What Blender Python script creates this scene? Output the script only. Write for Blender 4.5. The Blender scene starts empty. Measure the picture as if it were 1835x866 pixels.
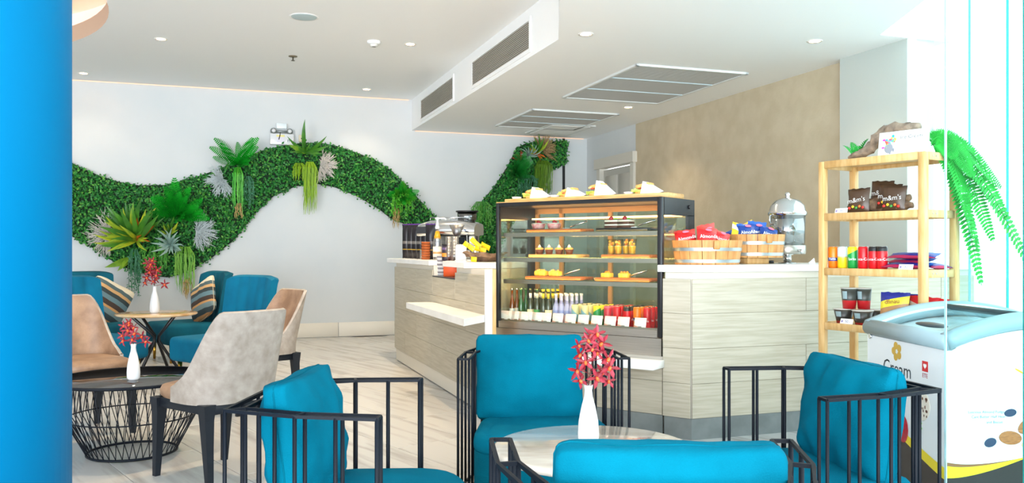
import bpy, bmesh, math, random
import numpy as np
from mathutils import Matrix, Vector, Euler, noise
random.seed(7)
rnd = random.uniform
PI = math.pi
S = bpy.context.scene
COL = S.collection

# ------------------------------------------------------------------ camera, sky, sun, exposure
F, CX, HY, CH = 1500.0, 917.5, 447.0, 1.25
cam = bpy.data.cameras.new('camera'); camo = bpy.data.objects.new('camera', cam); COL.objects.link(camo)
cam.sensor_width = 36; cam.lens = 36*F/1835; cam.shift_y = (HY-433)/1835; cam.clip_end = 200
camo.location = (0, 0, CH); camo.rotation_euler = (PI/2, 0, 0); S.camera = camo
w = bpy.data.worlds.new('sky'); S.world = w; w.use_nodes = True
nt = w.node_tree; bg = nt.nodes['Background']
tc = nt.nodes.new('ShaderNodeTexCoord'); sep = nt.nodes.new('ShaderNodeSeparateXYZ'); rp = nt.nodes.new('ShaderNodeValToRGB')
nt.links.new(tc.outputs['Generated'], sep.inputs[0]); nt.links.new(sep.outputs['Z'], rp.inputs[0]); nt.links.new(rp.outputs[0], bg.inputs[0])
rp.color_ramp.elements[0].color = (.94, .965, 1, 1); rp.color_ramp.elements[1].color = (0.72, 0.88, 1.0, 1)
bg.inputs[1].default_value = 3.0
sl = bpy.data.lights.new('sun', 'SUN'); sl.energy = .7; sl.angle = math.radians(12); sl.color = (1, .96, .9)
slo = bpy.data.objects.new('sun', sl); COL.objects.link(slo); slo.rotation_euler = (math.radians(52), 0, math.radians(18))
al = bpy.data.lights.new('ceiling_fill', 'AREA'); al.shape = 'RECTANGLE'; al.size = 14; al.size_y = 5; al.energy = 2000; al.color = (.88, .93, 1)      # added fill light behind the camera, tilted up to brighten the ceiling
alo = bpy.data.objects.new('ceiling_fill', al); COL.objects.link(alo); alo.location = (-1.5, -7, 1.2); alo.rotation_euler = (math.radians(124), 0, 0)
S.cycles.transparent_max_bounces = 32
S.view_settings.view_transform = 'Standard'; S.view_settings.look = 'None'
S.view_settings.exposure = 0.47; S.view_settings.gamma = 1; S.view_settings.use_curve_mapping = False

# ------------------------------------------------------------------ helpers: frames
TH = math.radians(19.2); CT, ST = math.cos(TH), math.sin(TH)
KX, KY = 1.176, 5.47                                   # the front corner of the counter; u runs along its long face, v into the room
def W(u, v, z=0.0): return Vector((KX+u*CT-v*ST, KY+u*ST+v*CT, z))
VB = 7.35                                              # the back wall
def wall_uz(px, py):                                   # where a photo point lies on the back wall
    t = (px-CX)/F
    ax, ay = KX-VB*ST, KY+VB*CT
    u = (t*ay-ax)/(CT-t*ST); Y = ay+u*ST
    return u, CH-(py-HY)/F*Y
def at(px, py, Y): return Vector(((px-CX)/F*Y, Y, CH-(py-HY)/F*Y))
def frame_x(px, d, ox, oy, rz):                        # local x in a rotated frame under a photo column, at depth d
    t = (px-CX)/F; ex = (math.cos(rz), math.sin(rz)); ey = (-math.sin(rz), math.cos(rz))
    return (t*(oy+ey[1]*d)-ox-ey[0]*d)/(ex[0]-t*ex[1])

# ------------------------------------------------------------------ helpers: materials
def lin(h):
    if not isinstance(h, str): return tuple(h)[:3]+(1,)
    h = h.lstrip('#'); o = []
    for i in (0, 2, 4):
        c = int(h[i:i+2], 16)/255
        o.append(c/12.92 if c <= .04045 else ((c+.055)/1.055)**2.4)
    return tuple(o)+(1,)
MATS = {}
def M(name, col, rough=.5, metal=0, col2=None, scale=6, stretch=(1, 1, 1), bump=0, bscale=None, detail=4, lo=.35, hi=.65, coat=0, emit=0, sheen=0, spec=.5, island=None, coord='Object', trans=0, perobj=False):
    if name in MATS: return MATS[name]
    m = bpy.data.materials.new(name); m.use_nodes = True; n = m.node_tree; L = n.links
    b = n.nodes['Principled BSDF']
    b.inputs['Base Color'].default_value = lin(col); b.inputs['Roughness'].default_value = rough; b.inputs['Metallic'].default_value = metal
    b.inputs['Coat Weight'].default_value = coat; b.inputs['Sheen Weight'].default_value = sheen; b.inputs['Specular IOR Level'].default_value = spec
    b.inputs['Transmission Weight'].default_value = trans
    if emit: b.inputs['Emission Color'].default_value = lin(col); b.inputs['Emission Strength'].default_value = emit
    if col2 or bump:
        t = n.nodes.new('ShaderNodeTexCoord'); mp = n.nodes.new('ShaderNodeMapping'); mp.inputs['Scale'].default_value = stretch
        L.new(t.outputs[coord], mp.inputs[0]); vec = mp.outputs[0]
        if perobj:
            oi = n.nodes.new('ShaderNodeObjectInfo'); va = n.nodes.new('ShaderNodeVectorMath'); va.operation = 'MULTIPLY_ADD'
            L.new(oi.outputs['Random'], va.inputs[0]); va.inputs[1].default_value = (37, 53, 71); L.new(vec, va.inputs[2]); vec = va.outputs[0]
        ns = n.nodes.new('ShaderNodeTexNoise'); ns.inputs['Scale'].default_value = scale; ns.inputs['Detail'].default_value = detail
        L.new(vec, ns.inputs['Vector'])
    if col2:
        r = n.nodes.new('ShaderNodeValToRGB'); e = r.color_ramp.elements
        e[0].position = lo; e[0].color = lin(col); e[1].position = hi; e[1].color = lin(col2)
        if island:
            g = n.nodes.new('ShaderNodeNewGeometry'); L.new(g.outputs['Random Per Island'], r.inputs[0])
        else: L.new(ns.outputs['Fac'], r.inputs[0])
        L.new(r.outputs[0], b.inputs['Base Color'])
    if bump:
        if bscale:
            ns = n.nodes.new('ShaderNodeTexNoise'); ns.inputs['Scale'].default_value = bscale; ns.inputs['Detail'].default_value = 3; L.new(vec, ns.inputs['Vector'])
        bp = n.nodes.new('ShaderNodeBump'); bp.inputs['Strength'].default_value = bump; bp.inputs['Distance'].default_value = .01
        L.new(ns.outputs['Fac'], bp.inputs['Height']); L.new(bp.outputs[0], b.inputs['Normal'])
    MATS[name] = m; return m
def bands(name, stops, axis=2, rough=.35, metal=0, slant=0, interp='CONSTANT'):   # printed bands of colour along an axis of the thing
    if name in MATS: return MATS[name]
    m = M(name, stops[0][1], rough, metal); n = m.node_tree; L = n.links; b = n.nodes['Principled BSDF']
    t = n.nodes.new('ShaderNodeTexCoord'); sp = n.nodes.new('ShaderNodeSeparateXYZ'); r = n.nodes.new('ShaderNodeValToRGB')
    L.new(t.outputs['Generated'], sp.inputs[0]); src = sp.outputs[axis]
    if slant:
        ma = n.nodes.new('ShaderNodeMath'); ma.operation = 'MULTIPLY_ADD'; L.new(sp.outputs[0 if axis != 0 else 2], ma.inputs[0]); ma.inputs[1].default_value = slant; L.new(src, ma.inputs[2]); src = ma.outputs[0]
    r.color_ramp.interpolation = interp; e = r.color_ramp.elements
    while len(e) < len(stops): e.new(1)
    for k, (p, c) in enumerate(stops): e[k].position = p; e[k].color = lin(c)
    L.new(src, r.inputs[0]); L.new(r.outputs[0], b.inputs['Base Color']); return m
def glass(name, tint='#ffffff', refl=.08, rough=0.0, edge=.5):
    if name in MATS: return MATS[name]
    m = bpy.data.materials.new(name); m.use_nodes = True; n = m.node_tree; L = n.links; n.nodes.remove(n.nodes['Principled BSDF'])
    tr = n.nodes.new('ShaderNodeBsdfTransparent'); tr.inputs[0].default_value = lin(tint)
    g = n.nodes.new('ShaderNodeBsdfGlossy'); g.inputs['Roughness'].default_value = rough
    lw = n.nodes.new('ShaderNodeLayerWeight'); lw.inputs[0].default_value = .25
    ma = n.nodes.new('ShaderNodeMath'); ma.operation = 'MULTIPLY_ADD'; ma.inputs[1].default_value = edge; ma.inputs[2].default_value = refl; ma.use_clamp = True
    mx = n.nodes.new('ShaderNodeMixShader'); L.new(lw.outputs['Fresnel'], ma.inputs[0]); L.new(ma.outputs[0], mx.inputs[0])
    L.new(tr.outputs[0], mx.inputs[1]); L.new(g.outputs[0], mx.inputs[2]); L.new(mx.outputs[0], n.nodes['Material Output'].inputs[0])
    MATS[name] = m; return m

# ------------------------------------------------------------------ helpers: geometry
_txt = {}
def text_geo(s, size):
    if (s, size) not in _txt:
        cu = bpy.data.curves.new('lettering', 'FONT'); cu.body = s; cu.size = size; cu.align_x = 'CENTER'; cu.align_y = 'CENTER'; cu.resolution_u = 2
        o = bpy.data.objects.new('lettering', cu); me = bpy.data.meshes.new_from_object(o)
        _txt[(s, size)] = ([tuple(v.co) for v in me.vertices], [tuple(p.vertices) for p in me.polygons])
        bpy.data.objects.remove(o); bpy.data.curves.remove(cu); bpy.data.meshes.remove(me)
    return _txt[(s, size)]
class MB:
    def __init__(s): s.v = []; s.f = []; s.mi = []; s.sm = []
    def add(s, vs, fs, mi=0, smooth=False, mat=None):
        o = len(s.v)
        s.v += [tuple(mat @ Vector(p)) for p in vs] if mat is not None else [tuple(p) for p in vs]
        for f in fs: s.f.append(tuple(i+o for i in f)); s.mi.append(mi); s.sm.append(smooth)
        return s
    def box(s, x0, y0, z0, x1, y1, z1, mi=0, mat=None):
        vs = [(x0,y0,z0),(x1,y0,z0),(x1,y1,z0),(x0,y1,z0),(x0,y0,z1),(x1,y0,z1),(x1,y1,z1),(x0,y1,z1)]
        return s.add(vs, [(3,2,1,0),(4,5,6,7),(0,1,5,4),(1,2,6,5),(2,3,7,6),(3,0,4,7)], mi, False, mat)
    def rbox(s, x0, y0, z0, x1, y1, z1, r=.01, seg=2, mi=0, mat=None, smooth=True):
        bm = bmesh.new(); bmesh.ops.create_cube(bm, size=1)
        for v in bm.verts: v.co = ((x0+x1)/2+v.co.x*(x1-x0), (y0+y1)/2+v.co.y*(y1-y0), (z0+z1)/2+v.co.z*(z1-z0))
        bmesh.ops.bevel(bm, geom=list(bm.edges), offset=r, segments=seg, profile=.5, affect='EDGES')
        bm.verts.index_update()
        s.add([v.co[:] for v in bm.verts], [[v.index for v in f.verts] for f in bm.faces], mi, smooth, mat); bm.free(); return s
    def tube(s, path, r, n=8, mi=0, closed=False, mat=None, cap=True, smooth=True):
        P = [Vector(p) for p in path]; m = len(P); rr = r if isinstance(r, (list, tuple)) else [r]*m
        vs = []; up = None
        for i in range(m):
            a = P[(i-1) % m] if (closed or i > 0) else P[0]; b = P[(i+1) % m] if (closed or i < m-1) else P[-1]
            d = (b-a).normalized() if (b-a).length > 1e-9 else Vector((0, 0, 1))
            if up is None: up = Vector((0, 0, 1)) if abs(d.z) < .9 else Vector((1, 0, 0))
            x = d.cross(up).normalized() if d.cross(up).length > 1e-6 else d.orthogonal().normalized(); y = x.cross(d); up = y
            k = 1.0
            if 0 < i < m-1 or closed:
                e1 = (P[i]-P[i-1]).normalized(); k = min(1.6, 1/max(.5, abs(e1.dot(d))))
            for j in range(n):
                t = 2*PI*(j+.5)/n; vs.append(P[i]+(x*math.cos(t)+y*math.sin(t))*rr[i]*(k if n <= 4 else 1))
        fs = [(i*n+j, i*n+(j+1) % n, ((i+1) % m)*n+(j+1) % n, ((i+1) % m)*n+j) for i in range(m if closed else m-1) for j in range(n)]
        if cap and not closed: fs += [tuple(range(n))[::-1], tuple((m-1)*n+j for j in range(n))]
        return s.add(vs, fs, mi, smooth and n > 4, mat)
    def lathe(s, prof, n=24, mi=0, mat=None, smooth=True, mis=None, cap=True):
        vs = []; fs = []; mm = []
        for (r, z) in prof:
            for j in range(n): t = 2*PI*j/n; vs.append((r*math.cos(t), r*math.sin(t), z))
        for i in range(len(prof)-1):
            for j in range(n): fs.append((i*n+j, i*n+(j+1) % n, (i+1)*n+(j+1) % n, (i+1)*n+j)); mm.append(mis[i] if mis else mi)
        o = len(s.f); s.add(vs, fs, mi, smooth, mat); s.mi[o:] = mm; 
        if cap and prof[0][0] > 1e-5: s.f.append(tuple(range(len(s.v)-len(vs), len(s.v)-len(vs)+n))[::-1]); s.mi.append(mm[0]); s.sm.append(False)
        if cap and prof[-1][0] > 1e-5: s.f.append(tuple(range(len(s.v)-n, len(s.v)))); s.mi.append(mm[-1]); s.sm.append(False)
        return s
    def prism(s, poly, z0, z1, mi=0, mat=None, smooth=False):
        n = len(poly); vs = [(p[0], p[1], z0) for p in poly]+[(p[0], p[1], z1) for p in poly]
        s.add(vs, [tuple(range(n))[::-1], tuple(range(n, 2*n))], mi, False, mat)
        o = len(s.v)-2*n
        for i in range(n): s.f.append((o+i, o+(i+1) % n, o+n+(i+1) % n, o+n+i)); s.mi.append(mi); s.sm.append(smooth)
        return s
    def text(s, body, size, mat=None, mi=0, wrap=None):
        vs, fs = text_geo(body, size)
        if wrap: vs = [(wrap*math.sin(x/wrap), -wrap*math.cos(x/wrap), y) for x, y, z in vs]
        return s.add(vs, fs, mi, False, mat)
    def grid(s, fn, nu, nv, mi=0, smooth=True, mat=None, closed_u=False):
        vs = [fn(i/(nu if closed_u else nu-1), j/(nv-1)) for i in range(nu) for j in range(nv)]
        fs = [(i*nv+j, ((i+1) % nu)*nv+j, ((i+1) % nu)*nv+j+1, i*nv+j+1) for i in range(nu if closed_u else nu-1) for j in range(nv-1)]
        return s.add(vs, fs, mi, smooth, mat)
    def blob(s, c, r, n=8, mi=0, jit=0, mat=None, seed=0):
        vs = []; fs = []; rx, ry, rz = r if isinstance(r, (list, tuple)) else (r, r, r); m = max(4, n//2+1)
        for i in range(m):
            p = PI*i/(m-1)
            for j in range(n):
                t = 2*PI*j/n; d = Vector((math.sin(p)*math.cos(t), math.sin(p)*math.sin(t), math.cos(p)))
                k = 1+jit*noise.noise(d*2+Vector((seed*3.1, seed*1.7, seed))) if jit else 1
                vs.append((c[0]+d.x*rx*k, c[1]+d.y*ry*k, c[2]+d.z*rz*k))
        for i in range(m-1):
            for j in range(n): fs.append((i*n+j, (i+1)*n+j, (i+1)*n+(j+1) % n, i*n+(j+1) % n))
        return s.add(vs, fs, mi, True, mat)
    def mesh(s, name, mats):
        me = bpy.data.meshes.new(name); me.from_pydata(s.v, [], s.f)
        for m in (mats if isinstance(mats, (list, tuple)) else [mats]): me.materials.append(m)
        me.polygons.foreach_set('material_index', s.mi); me.polygons.foreach_set('use_smooth', s.sm); me.update(); return me
    def build(s, name, mats, parent=None, loc=(0, 0, 0), rot=(0, 0, 0), kind=None, label=None):
        return put(name, s.mesh(name, mats), parent, loc, rot, kind, label)
def put(name, me, parent=None, loc=(0, 0, 0), rot=(0, 0, 0), kind=None, label=None, scale=None):
    o = bpy.data.objects.new(name, me); COL.objects.link(o); o.location = loc; o.rotation_euler = rot
    if parent: o.parent = parent
    if kind: o['kind'] = kind
    if label: o['label'] = label
    if scale: o.scale = scale
    return o
def tag(o, label, cat, group=None, kind=None):
    o['label'] = label; o['category'] = cat
    if group: o['group'] = group
    if kind: o['kind'] = kind
    return o
def thing(name, label, cat, loc=(0, 0, 0), rz=0, group=None, rot=None):
    o = bpy.data.objects.new(name, None); COL.objects.link(o); o.empty_display_size = .05
    o.location = loc; o.rotation_euler = rot or (0, 0, rz); return tag(o, label, cat, group)
def dup(root, loc=None, rz=None, label=None, rot=None, scale=None):
    r = root.copy(); COL.objects.link(r)
    if loc is not None: r.location = loc
    if rz is not None: r.rotation_euler = (0, 0, rz)
    if rot: r.rotation_euler = rot
    if scale: r.scale = scale
    if label: r['label'] = label
    for ch in root.children:
        c = ch.copy(); COL.objects.link(c); c.parent = r
        for g in ch.children:
            d = g.copy(); COL.objects.link(d); d.parent = c
    return r
def struct(name, mb, mats, loc=(0, 0, 0), rz=0):
    return mb.build(name, mats, None, loc, (0, 0, rz), 'structure')
def RX(a): return Matrix.Rotation(a, 4, 'X')
def RY(a): return Matrix.Rotation(a, 4, 'Y')
def RZ(a): return Matrix.Rotation(a, 4, 'Z')
def T(x, y, z): return Matrix.Translation((x, y, z))
ORD = ['first', 'second', 'third', 'fourth', 'fifth', 'sixth', 'seventh', 'eighth', 'ninth', 'tenth', 'eleventh', 'twelfth']

# ------------------------------------------------------------------ materials
m_white = M('white_paint', '#d1d4d4', .7, col2='#cbd0d1', scale=1.5)
m_ceil = M('ceiling_paint', '#f4f6f6', .8)
m_beige = M('beige_plaster', '#bcae93', .75, col2='#c6b99f', scale=5, bump=.15, bscale=40)
m_pier = M('pier_paint', '#b9bfba', .7)
m_tile = M('marble_tile', '#c0bfbc', .25, col2='#98948e', scale=2.2, stretch=(.55, 5, 1), detail=6, lo=.5, hi=.78, perobj=True)
m_grout = M('grout', '#b9b2a6', .8)
m_teal = M('teal_fabric', '#005c72', .9, col2='#006a82', scale=3, bump=.25, bscale=260, spec=.05)
m_teald = M('teal_fabric_skirt', '#005468', .9, col2='#006074', scale=3, bump=.2, bscale=260, spec=.05)
m_velvet = M('peacock_velvet', '#054c5e', .8, col2='#065e73', scale=4, spec=.2, bump=.1, bscale=80)
m_taupe = M('taupe_leather', '#8f857a', .5, col2='#aca39a', scale=17, detail=9, lo=.32, hi=.72, bump=.15, bscale=120)
m_taupein = M('tan_leather', '#80634c', .5, col2='#9c7d62', scale=9, detail=8, lo=.4, hi=.65, bump=.15, bscale=120)
m_leg = M('ink_blue_wood', '#171d25', .5, spec=.3)
m_black = M('black_metal', '#0b121b', .5, 0, spec=.18)
m_blk = M('black_plastic', '#15161a', .35)
m_gold = M('gold_metal', '#d9a545', .25, 1)
m_chrome = M('chrome', '#d8dadc', .12, 1)
m_steel = M('brushed_steel', '#b9b4ac', .35, 1, col2='#a8a39b', scale=4, stretch=(1, 1, 60))
m_mtop = M('beige_marble', '#cdc4b6', .12, col2='#ab9f8f', scale=3, stretch=(1, 4, 1), detail=6, coat=.4)
m_mtop2 = M('honey_marble', '#e2c39a', .12, col2='#c4955f', scale=4, stretch=(1, 3, 1), detail=6, coat=.4)
m_china = M('white_china', '#dcdedf', .15, coat=.5)
m_plank = M('limed_oak', '#b9b3a2', .5, col2='#a9a28f', scale=3, stretch=(1.2, 1.2, 22), detail=6, bump=.08, perobj=True)
m_carc = M('counter_core', '#d6d0c2', .7)
m_slab = M('white_stone', '#eeeeec', .25, col2='#e6e6e2', scale=4)
m_plinth = M('plinth_metal', '#7f8686', .45, .15, col2='#6d7474', scale=6)
m_pine = M('pine_wood', '#d8b47c', .5, col2='#c69a5c', scale=3, stretch=(14, 14, 2), detail=5, perobj=True)
m_board = M('maple_board', '#dcae73', .5, col2='#c99658', scale=4, stretch=(2, 14, 14), detail=5, perobj=True)
m_boardr = M('cherry_board', '#b06a38', .5, col2='#96552a', scale=4, stretch=(2, 14, 14), detail=5)
m_stave = M('tub_stave', '#d29a5c', .55, col2='#b47c42', scale=3, stretch=(10, 10, 1.5), detail=5, perobj=True)
m_cork = M('driftwood', '#5d4737', .9, col2='#94775c', scale=18, detail=6, bump=.8, bscale=30)
m_corkg = M('bark_grey', '#6d5f54', .9, col2='#a5907c', scale=18, detail=6, bump=.8, bscale=30)
m_glass = glass('clear_glass', '#f7faf7', .015, edge=.35)
m_pane = glass('window_glass', '#eef9f9', .0, edge=.16)
m_pedge = M('glass_edge', '#1fb5b0', .2, trans=.3)
m_smoke = glass('smoked_glass', '#3a3f3c', .25, edge=.7)
m_shelfg = glass('shelf_glass', '#e6f1e6', .05, edge=.4)
m_tank = glass('tank_plastic', '#f2f7f8', .3, .06, edge=.5)
m_plastic = glass('clear_plastic', '#fbfbfa', .22, .35, edge=.3)
m_paper = M('white_paper', '#f4f4f2', .7)
m_txtw = M('white_ink', '#f7f7f7', .6)
m_txtk = M('dark_ink', '#25343c', .6)
m_red = M('red_print', '#cf1420', .35)
m_green = M('leaf_green', '#2f9a34', .5, col2='#177427', island=True, lo=0, hi=1)
# ------------------------------------------------------------------ the room shell
# floor: a screed with marble tiles laid on the diagonal of the room
fl = struct('floor', MB().box(-10, -1.2, -.12, 6.5, 14.5, -.012), m_grout)
TA = math.radians(129.0); tl, tw = 1.5, .5
tme = MB().rbox(-tl/2+.002, -tw/2+.002, -.012, tl/2-.002, tw/2-.002, 0, .0015, 1, smooth=False).mesh('floor_tile', m_tile)
ca, sa = math.cos(TA), math.sin(TA)
for i in range(-16, 17):
    for j in range(-22, 23):
        lx, ly = (i+(.5 if j % 2 else 0))*tl, j*tw
        x, y = -1+lx*ca-ly*sa, 6+lx*sa+ly*ca
        if y < 1.6 or y > 13.4 or abs(x)/max(y, .1) > .85+.8/y or x > 3.4: continue
        vv = -(x-KX)*ST+(y-KY)*CT; uu = (x-KX)*CT+(y-KY)*ST
        if vv > VB+.4 or uu > 3.2: continue
        put('floor_tile', tme, fl, (x, y, 0), (0, 0, TA))
struct('ground', MB().box(6.5, -30, -.3, 60, 40, -.15), M('terrace_paving', '#cfd3d2', .8))
# walls
struct('wall_back', MB().box(-9, VB, 0, 2.8, VB+.15, 3.6), m_white, (KX, KY, 0), TH)
struct('wall_left', MB().box(-9.15, -3, 0, -9, VB+.15, 3.6), m_white, (KX, KY, 0), TH)
struct('wall_right', MB().box(2.57, 1.45, 0, 2.72, 5.70, 3.6, 0).box(2.57, 5.7, 2.62, 2.72, VB, 3.6, 1).box(2.57, 6.88, 0, 2.72, VB, 2.62, 1), [m_beige, m_white], (KX, KY, 0), TH)
struct('wall_pier', MB().box(2.47, .70, 0, 2.75, 1.5, 3.6), m_pier, (KX, KY, 0), TH)
# skirting
bb = struct('baseboard_back', MB().box(-9, VB-.02, 0, 2.55, VB, .2), m_white, (KX, KY, 0), TH)
for k in range(9): MB().rbox(-9+k*1.28+.003, VB-.035, .004, -9+(k+1)*1.28-.003, VB-.018, .205, .003, 1).build('skirting_board', M('skirting', '#e3ddd0', .5), bb)
# door in the white part of that wall
dr = struct('door_1', MB().box(2.60, 5.8, 0, 2.66, 6.8, 2.45), M('door_paint', '#b9b7ae', .6), (KX, KY, 0), TH)
df = MB(); df.box(2.53, 5.70, 0, 2.66, 5.80, 2.47); df.box(2.53, 6.8, 0, 2.66, 6.9, 2.47); df.box(2.50, 5.66, 2.47, 2.66, 6.94, 2.62)
df.build('door_frame', M('door_frame_paint', '#cfcbc0', .6), dr)
for k in range(2): MB().rbox(2.585, 5.86+k*.46, 1.1, 2.605, 5.86+k*.46+.40, 2.35, .006, 1).build('door_panel', M('door_panel_paint', '#c3c0b6', .6), dr)
MB().tube([(2.6, 6.72, 1.05), (2.55, 6.72, 1.05), (2.55, 6.62, 1.05)], .01).build('door_handle', m_chrome, dr)
struct('trim_1', MB().box(2.15, VB-.012, .2, 2.19, VB, 3.0), m_blk, (KX, KY, 0), TH)

# ceiling with a round lit recess
HC, HR = Vector((-6.5, 6.4)), 3.08
def loop_fill(outer, inner, z):
    bm = bmesh.new(); ed = []
    for lp in (outer, inner):
        vs = [bm.verts.new((p[0], p[1], z)) for p in lp]
        ed += [bm.edges.new((vs[i], vs[(i+1) % len(vs)])) for i in range(len(vs))]
    bmesh.ops.triangle_fill(bm, use_beauty=True, use_dissolve=False, edges=ed)
    bm.verts.index_update(); r = ([v.co[:] for v in bm.verts], [[v.index for v in f.verts] for f in bm.faces]); bm.free(); return r
hole = [(HC.x+HR*math.cos(2*PI*i/96), HC.y+HR*math.sin(2*PI*i/96)) for i in range(96)]
outer = [(-11.2, -1.2), (3.0, -1.2), (3.0, 6.9), tuple(W(2.9, 1.2)[:2]), tuple(W(2.9, VB+.1)[:2]), tuple(W(-9.1, VB+.1)[:2])]
ZC = 3.45
cm = MB(); cm.add(*loop_fill(outer, hole, ZC))
n = 96
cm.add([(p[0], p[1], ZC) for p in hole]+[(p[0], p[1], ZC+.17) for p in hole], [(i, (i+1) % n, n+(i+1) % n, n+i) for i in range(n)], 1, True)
h2 = [(HC.x+(HR+.25)*math.cos(2*PI*i/96), HC.y+(HR+.25)*math.sin(2*PI*i/96)) for i in range(96)]
cm.add([(p[0], p[1], ZC+.17) for p in hole]+[(p[0], p[1], ZC+.17) for p in h2], [(i, (i+1) % n, n+(i+1) % n, n+i) for i in range(n)], 0)
cm.add([(p[0], p[1], ZC+.17) for p in h2]+[(p[0], p[1], ZC+.42) for p in h2], [(i, (i+1) % n, n+(i+1) % n, n+i) for i in range(n)], 0, True)
cm.add([(p[0], p[1], ZC+.42) for p in h2], [tuple(range(n))], 0)
cm.add([(p[0], p[1], ZC+.5) for p in outer], [tuple(range(len(outer)))], 0)
ceil = struct('ceiling', cm, [m_ceil, M('recess_glow_tint', '#c9ab93', .8)])  # recess band: warm LED glow put into its cream base colour
rs = MB(); rs.tube([(HC.x+(HR+.12)*math.cos(2*PI*i/96), HC.y+(HR+.12)*math.sin(2*PI*i/96), ZC+.2) for i in range(96)], .02, 6, closed=True)
rs.build('cove_light', M('warm_led', '#ffa838', emit=2.2), ceil)
# dropped soffit
tuv = lambda x, y: ((x-KX)*CT+(y-KY)*ST, -(x-KX)*ST+(y-KY)*CT)
sof = [(-.25, VB+.1), (-.25, 1.68), tuv(.21, 3.3), tuv(2.64, 3.3), tuv(2.9, 5.9), (2.17, .68), (2.9, .68), (2.9, VB+.1)]
sofo = struct('ceiling_soffit', MB().prism(sof[::-1], 3.0, ZC+.02), m_ceil, (KX, KY, 0), TH)
# slots over the back wall that glow warm
for (u0, u1, z) in ((-8.5, -.3, ZC), (-.2, 2.5, 3.0)):
    MB().box(u0, VB-.03, z-.012, u1, VB-.01, z-.004).build('cove_strip', M('cove_led', '#ffd3b4', emit=.3), ceil if z > 3.2 else sofo, (KX, KY, 0), (0, 0, TH)) if z > 3.2 else \
        MB().box(u0, VB-.03, z-.012, u1, VB-.01, z-.004).build('cove_strip', M('cove_led', '#ffd3b4', emit=.3), sofo)

# the round blue pillar
pil = MB().lathe([(.4, 0), (.4, ZC)], 64)
po = struct('pillar', pil, M('blue_gloss_paint', '#006794', .5, spec=.04), (-1.737, 2.446, 0))

# glazed front beside the shelf: panes with green edges
def pane(name, p0, p1, z0, z1, th=.012, ends=(None, None)):
    d = Vector((p1[0]-p0[0], p1[1]-p0[1])); L = d.length; rz = math.atan2(d.y, d.x)
    o = struct(name, MB().box(0, -th/2, z0, L, th/2, z1), m_pane, (p0[0], p0[1], 0), rz)
    for k, q in enumerate(ends):
        if q: x = L*k-.004*(1-k); MB().box(x, -th/2-.001, z0, x+.004, th/2+.001, z1).build('pane_edge', q, o)
    return o
m_pale = M('glass_edge_pale', '#b9e3ea', .2, trans=.5); m_mid = M('glass_edge_mid', '#6fb9c0', .2, trans=.4)
pane('window_1', (3.34, 6.90), (3.0, 5.49), 0, 3.43, ends=(None, m_mid)); pane('window_2', (3.0, 5.47), (3.0, 5.07), 0, 3.43, ends=(None, m_pedge)); pane('window_3', (3.0, 5.05), (3.0, 2.6), 0, 3.43)
pane('window_4', (1.815, 3.5), (2.14, 3.5), 0, 3.43, ends=(m_pale, m_pedge)); pane('window_5', (2.16, 3.5), (2.98, 3.5), 0, 3.43)

# ------------------------------------------------------------------ things on the ceiling
def downlight(x, y, z, label, power, warm, spot=110):
    t = thing('downlight', label, 'ceiling light', (x, y, z), group='recessed ceiling downlights')
    MB().lathe([(.045, -.004), (.062, -.006), (.066, 0)], 24, cap=False).build('trim_ring', M('lamp_ring', '#f4f1ea', .4), t)
    MB().lathe([(.0001, -.003), (.044, -.003)], 24).build('lens', M('lamp_lens', '#ffe9c4', emit=9), t)
    l = bpy.data.lights.new('downlight_lamp', 'SPOT'); l.energy = power; l.color = warm; l.spot_size = math.radians(spot); l.spot_blend = .6; l.shadow_soft_size = .04
    lo = bpy.data.objects.new('downlight_lamp', l); COL.objects.link(lo); lo.parent = t; lo.location = (0, 0, -.02)
WARM = (1, .80, .56)
downlight(-3.67, 8.75, ZC, 'small round downlight in the white ceiling below the lit recess', 110, WARM)
downlight(-1.09, 8.97, ZC, 'small round downlight next to the smoke detector', 230, WARM)
downlight(-2.0, 11.5, ZC, 'small round downlight close to the back wall and the vented drop ceiling', 18, WARM)
downlight(-5.35, 10.45, ZC, 'small round downlight close to the back wall beside the blue pillar', 9, WARM)
p = at(1460, 73, 7.03); downlight(p.x, p.y, 3.0, 'recessed downlight in the drop ceiling above the wooden shelf', 18, WARM)
p = at(1126, 192, 10.3); downlight(p.x, p.y, 3.0, 'recessed downlight between the two large drop ceiling grilles', 30, WARM)
downlight(-2.25, 5.1, ZC, 'downlight over the wire basket table', 110, WARM, 90)
downlight(-.9, 6.3, ZC, 'downlight over the aisle before the counter', 190, (1, .70, .40), 100)
downlight(.6, 6.8, 3.0, 'downlight in the drop ceiling above the cake display', 40, WARM)
sp = thing('ceiling_speaker', 'pale grey round speaker cover flush in the white ceiling', 'speaker', (at(545, 30, 7.92).x, 7.92, ZC))
MB().lathe([(.0001, -.006), (.1, -.006), (.115, -.004), (.12, 0)], 32).build('speaker_grille', M('speaker_grey', '#b9cdd2', .6), sp)
MB().lathe([(.12, -.003), (.135, -.003), (.137, 0)], 32, cap=False).build('speaker_rim', m_ceil, sp)
sm = thing('smoke_detector', 'white domed smoke detector under the white ceiling', 'smoke detector', (at(670, 73, 8.85).x, 8.85, ZC))
MB().lathe([(.07, 0), (.07, -.02), (.05, -.03)], 24).build('base', m_ceil, sm); MB().lathe([(.045, -.03), (.04, -.055), (.0001, -.06)], 20).build('sensor_dome', M('detector_white', '#dcdcd6', .5), sm)
MB().lathe([(.022, -.058), (.0001, -.062)], 16).build('sensor_cap', M('detector_dark', '#66645e', .5), sm)
sk = thing('sprinkler_head', 'small dark fire sprinkler hanging from the white ceiling', 'sprinkler', (at(525, 100, 9.53).x, 9.53, ZC))
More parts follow.
